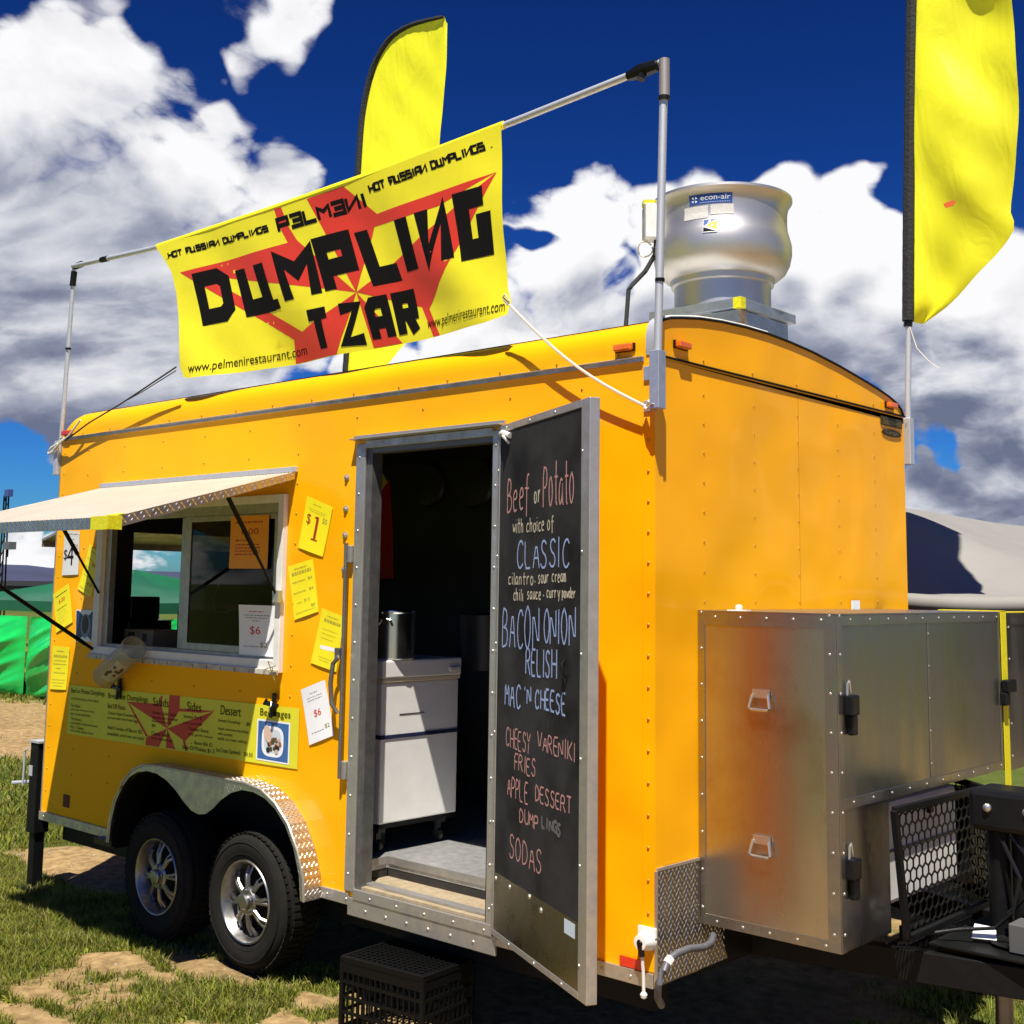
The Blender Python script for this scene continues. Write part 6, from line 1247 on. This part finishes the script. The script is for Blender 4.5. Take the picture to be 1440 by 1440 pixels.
# ================================================================== background left
mb = MB(); R0 = 5200
vs = []; N_ = 160
for i in range(N_ + 1):
    a = math.radians(40) + math.radians(150) * i / N_
    h = 48 + 26 * noise.noise(Vector((a * 6, 1.7, 0))) + 14 * noise.noise(Vector((a * 19, 4.7, 0))) + 5 * noise.noise(Vector((a * 60, 2, 0)))
    for rr, hh in ((R0 - 900, -2), (R0 - 300, h * .55), (R0, h), (R0 + 900, h * .5)): vs.append((7 + rr * math.cos(a), rr * math.sin(a), hh))
mb.add(vs, [(i * 4 + j, (i + 1) * 4 + j, (i + 1) * 4 + j + 1, i * 4 + j + 1) for i in range(N_) for j in range(3)]); mb.obj('hills', DKHILL, smooth=True, kind='structure')
# pop-up tents with billowing green walls
def tent(cx_, cy_, w, d, eave, peak, label, roof_m, wall_m, ang=0.0, walls=True):
    t_ = thing('popup_tent', label, 'tent', (cx_, cy_, 0), 'green vinyl tents on the field'); ca, sa = math.cos(ang), math.sin(ang)
    def W3(u, v, z): return (cx_ + u * ca - v * sa, cy_ + u * sa + v * ca, z)
    m_ = MB(); c = [(-w / 2, -d / 2), (w / 2, -d / 2), (w / 2, d / 2), (-w / 2, d / 2)]; nseg = 10
    for k in range(4):
        a, b = c[k], c[(k + 1) % 4]; vs = []
        for i in range(nseg + 1):
            for j in range(nseg + 1):
                s_ = i / nseg; q = j / nseg; x = a[0] + (b[0] - a[0]) * s_; y = a[1] + (b[1] - a[1]) * s_; x *= (1 - q); y *= (1 - q); z = eave + (peak - eave) * q - .10 * math.sin(math.pi * q) * math.sin(math.pi * s_) + .02 * noise.noise(Vector((x * 2, y * 2, z_ if False else 1.0)))
                vs.append(W3(x, y, z))
        m_.add(vs, [(i * (nseg + 1) + j, (i + 1) * (nseg + 1) + j, (i + 1) * (nseg + 1) + j + 1, i * (nseg + 1) + j + 1) for i in range(nseg) for j in range(nseg)])
    m_.obj('tent_roof', roof_m, t_, smooth=True)
    m_ = MB()
    for k in range(4):
        a, b = c[k], c[(k + 1) % 4]; v4 = [W3(*a, eave + .01), W3(*b, eave + .01), W3(*b, eave - .16), W3(*a, eave - .16)]; m_.add(v4, [(0, 1, 2, 3)])
    m_.obj('valance', roof_m, t_)
    if walls:
        for (a, b) in ((c[0], c[1]), (c[1], c[2])):
            ln_ = math.hypot(b[0] - a[0], b[1] - a[1]); K_ = max(1, round(ln_ / 2.1))
            for k in range(K_):
                m_ = MB(); vs = []; n1_, n2_ = 44, 44; ox, oy = (b[1] - a[1]) / ln_, -(b[0] - a[0]) / ln_
                for i in range(n1_ + 1):
                    for j in range(n2_ + 1):
                        s_ = (k + .02 + .96 * i / n1_) / K_; q = j / n2_; ss = i / n1_
                        en = math.sin(math.pi * ss) ** .5; fo = lambda t: 1 - abs(math.sin(t)) ** .8; bul = en * (.16 * math.sin(math.pi * min(1, q * 1.02)) ** .6 + .10 * fo(4.2 * (ss * .9 - q * 1.1) + k * 1.3) + .05 * fo(9.5 * (ss * .6 - q * 1.25) + 2 * k) + .02 * fo(19 * (ss * .7 - q * 1.1) + k))
                        x = a[0] + (b[0] - a[0]) * s_ + ox * bul; y = a[1] + (b[1] - a[1]) * s_ + oy * bul
                        vs.append(W3(x, y, .02 + (eave - .26) * q))
                m_.add(vs, [(i * (n2_ + 1) + j, (i + 1) * (n2_ + 1) + j, (i + 1) * (n2_ + 1) + j + 1, i * (n2_ + 1) + j + 1) for i in range(n1_) for j in range(n2_)]); m_.obj('wall_panel', wall_m, t_, smooth=True)
    m_ = MB()
    for a in c: p = W3(*a, 0); m_.box(p[0] - .03, p[0] + .03, p[1] - .03, p[1] + .03, 0, eave)
    m_.obj('leg_frame', BLKS, t_)
tent(-12.4, 8.0, 4.4, 4.0, 1.50, 2.05, 'green tent with bright billowing vinyl walls at the far left', GRND, GRN, .10)
tent(-10.0, 12.4, 3.0, 3.0, 1.62, 2.22, 'lighter green tent seen through the serving window', GRNL, GRN, .2)
# dark low building and small structures beyond
bd_ = thing('field_building', 'low dark building below the hills at the left edge', 'building', (-75, 42, 0))
MB().box(-92, -66, 38, 48, 0, 1.5).obj('wall', DKB, bd_); MB().box(-92.5, -65.5, 37.6, 48.4, 1.5, 1.85).obj('roof', mat('dark_roof', (.03, .03, .035), .8), bd_)
WM_ = mat('pale_window', (.12, .13, .15), .4)
for i in range(6): MB().box(-90 + i * 4, -88.8 + i * 4, 37.95, 37.99, .9, 1.3).obj('window', WM_, bd_)
lf = thing('work_platform', 'small pale lift platform standing before the dark building at left', 'lift', (-40, 22.5, 0))
MB().box(-40.3, -39.2, 22.2, 22.8, 1.95, 2.02).obj('deck', mat('pale_metal', (.45, .46, .48), .6), lf)
m_ = MB(); [m_.tube([(x, 22.2, 2.0), (x, 22.2, 2.5)], .03, 6) for x in (-40.3, -39.75, -39.2)]; m_.tube([(-40.3, 22.2, 2.5), (-39.2, 22.2, 2.5)], .03, 6); m_.obj('guard_rail', mat('pale_rail', (.5, .5, .52), .6), lf)
m_ = MB(); m_.bar((-40.2, 22.5, .1), (-39.3, 22.5, 1.95), .08); m_.bar((-39.3, 22.5, .1), (-40.2, 22.5, 1.95), .08); m_.obj('scissor_arms', BLKS, lf)
# light mast at the left edge
ms = thing('light_mast', 'thin dark lattice mast with a lamp at the left edge', 'mast', (-17.35, 8, 0))
m_ = MB()
for dx, dy in ((-.09, 0), (.09, 0), (0, .14)): m_.tube([(-17.42 + dx, 8 + dy, 0), (-17.45 + dx * .5, 8 + dy * .5, 3.55)], .018, 6)
for i in range(16): z = .1 + i * .22; m_.bar((-17.5, 8, z), (-17.35, 8, z + .2), .015)
m_.obj('lattice', BLKS, ms)
MB().box(-17.40, -17.22, 7.95, 8.05, 3.52, 3.66).obj('lamp', mat('blue_lamp', (.05, .08, .25), .4), ms); MB().box(-17.2, -16.95, 7.9, 8.05, 2.45, 2.60).obj('speaker', mat('grey_horn', (.12, .12, .12), .5), ms)
MB().box(-17.24, -17.2, 7.98, 8.02, 2.3, 2.6).obj('bracket', BLKS, ms)
# ================================================================== pale tent roof behind the trailer at right
tb_ = thing('marquee', 'pale grey stretched tent roof behind the trailer at the right', 'tent', (2.5, 4.6, 0))
m_ = MB(); vs = []; n1_, n2_ = 44, 30
for i in range(n1_ + 1):
    x = -1.0 + 6.6 * i / n1_
    for j in range(n2_ + 1):
        q = j / n2_; y = 2.75 + 3.2 * q
        pk = 2.30 + .10 * math.exp(-((x - 2.6) / 1.4) ** 2) - (.36 * (x - 3.7) if x > 3.7 else .05 * (3.7 - x))
        z = 1.76 + max(0, pk - 1.76) * min(1, q / .24) ** .75 + .012 * math.sin(x * 5 + q * 6) - (.03 * math.sin(math.pi * min(1, q / .24)))
        vs.append((x, y, z))
m_.add(vs, [(i * (n2_ + 1) + j, (i + 1) * (n2_ + 1) + j, (i + 1) * (n2_ + 1) + j + 1, i * (n2_ + 1) + j + 1) for i in range(n1_) for j in range(n2_)]); m_.obj('roof_fabric', TENTG, tb_, smooth=True)
m_ = MB(); m_.tube([(-1.0 + 6.6 * i / 40, 2.72, 1.775 + .012 * math.sin(i * .7)) for i in range(41)], .05, 10); m_.obj('eave_roll', TENTG, tb_, smooth=True)
MB().box(-1.0, 5.6, 2.80, 2.83, 1.0, 1.73).obj('valance', mat('dark_valance', (.06, .05, .035), .8), tb_)
m_ = MB()
for x in (-.9, 2.3, 5.5): m_.tube([(x, 2.9, 0), (x, 2.9, 1.85)], .03, 8); m_.tube([(x, 5.8, 0), (x, 5.8, 2.2)], .03, 8)
m_.obj('tent_poles', GALV, tb_)
for o in bpy.data.objects:
    if o.type == 'MESH' and o.parent is None and o.name.split('.')[0] not in ('ground', 'hills', 'grass', 'pebbles') and 'label' not in o: print('UNLABELLED', o.name)
print('TRIS', sum(len(o.data.polygons) for o in bpy.data.objects if o.type == 'MESH'))
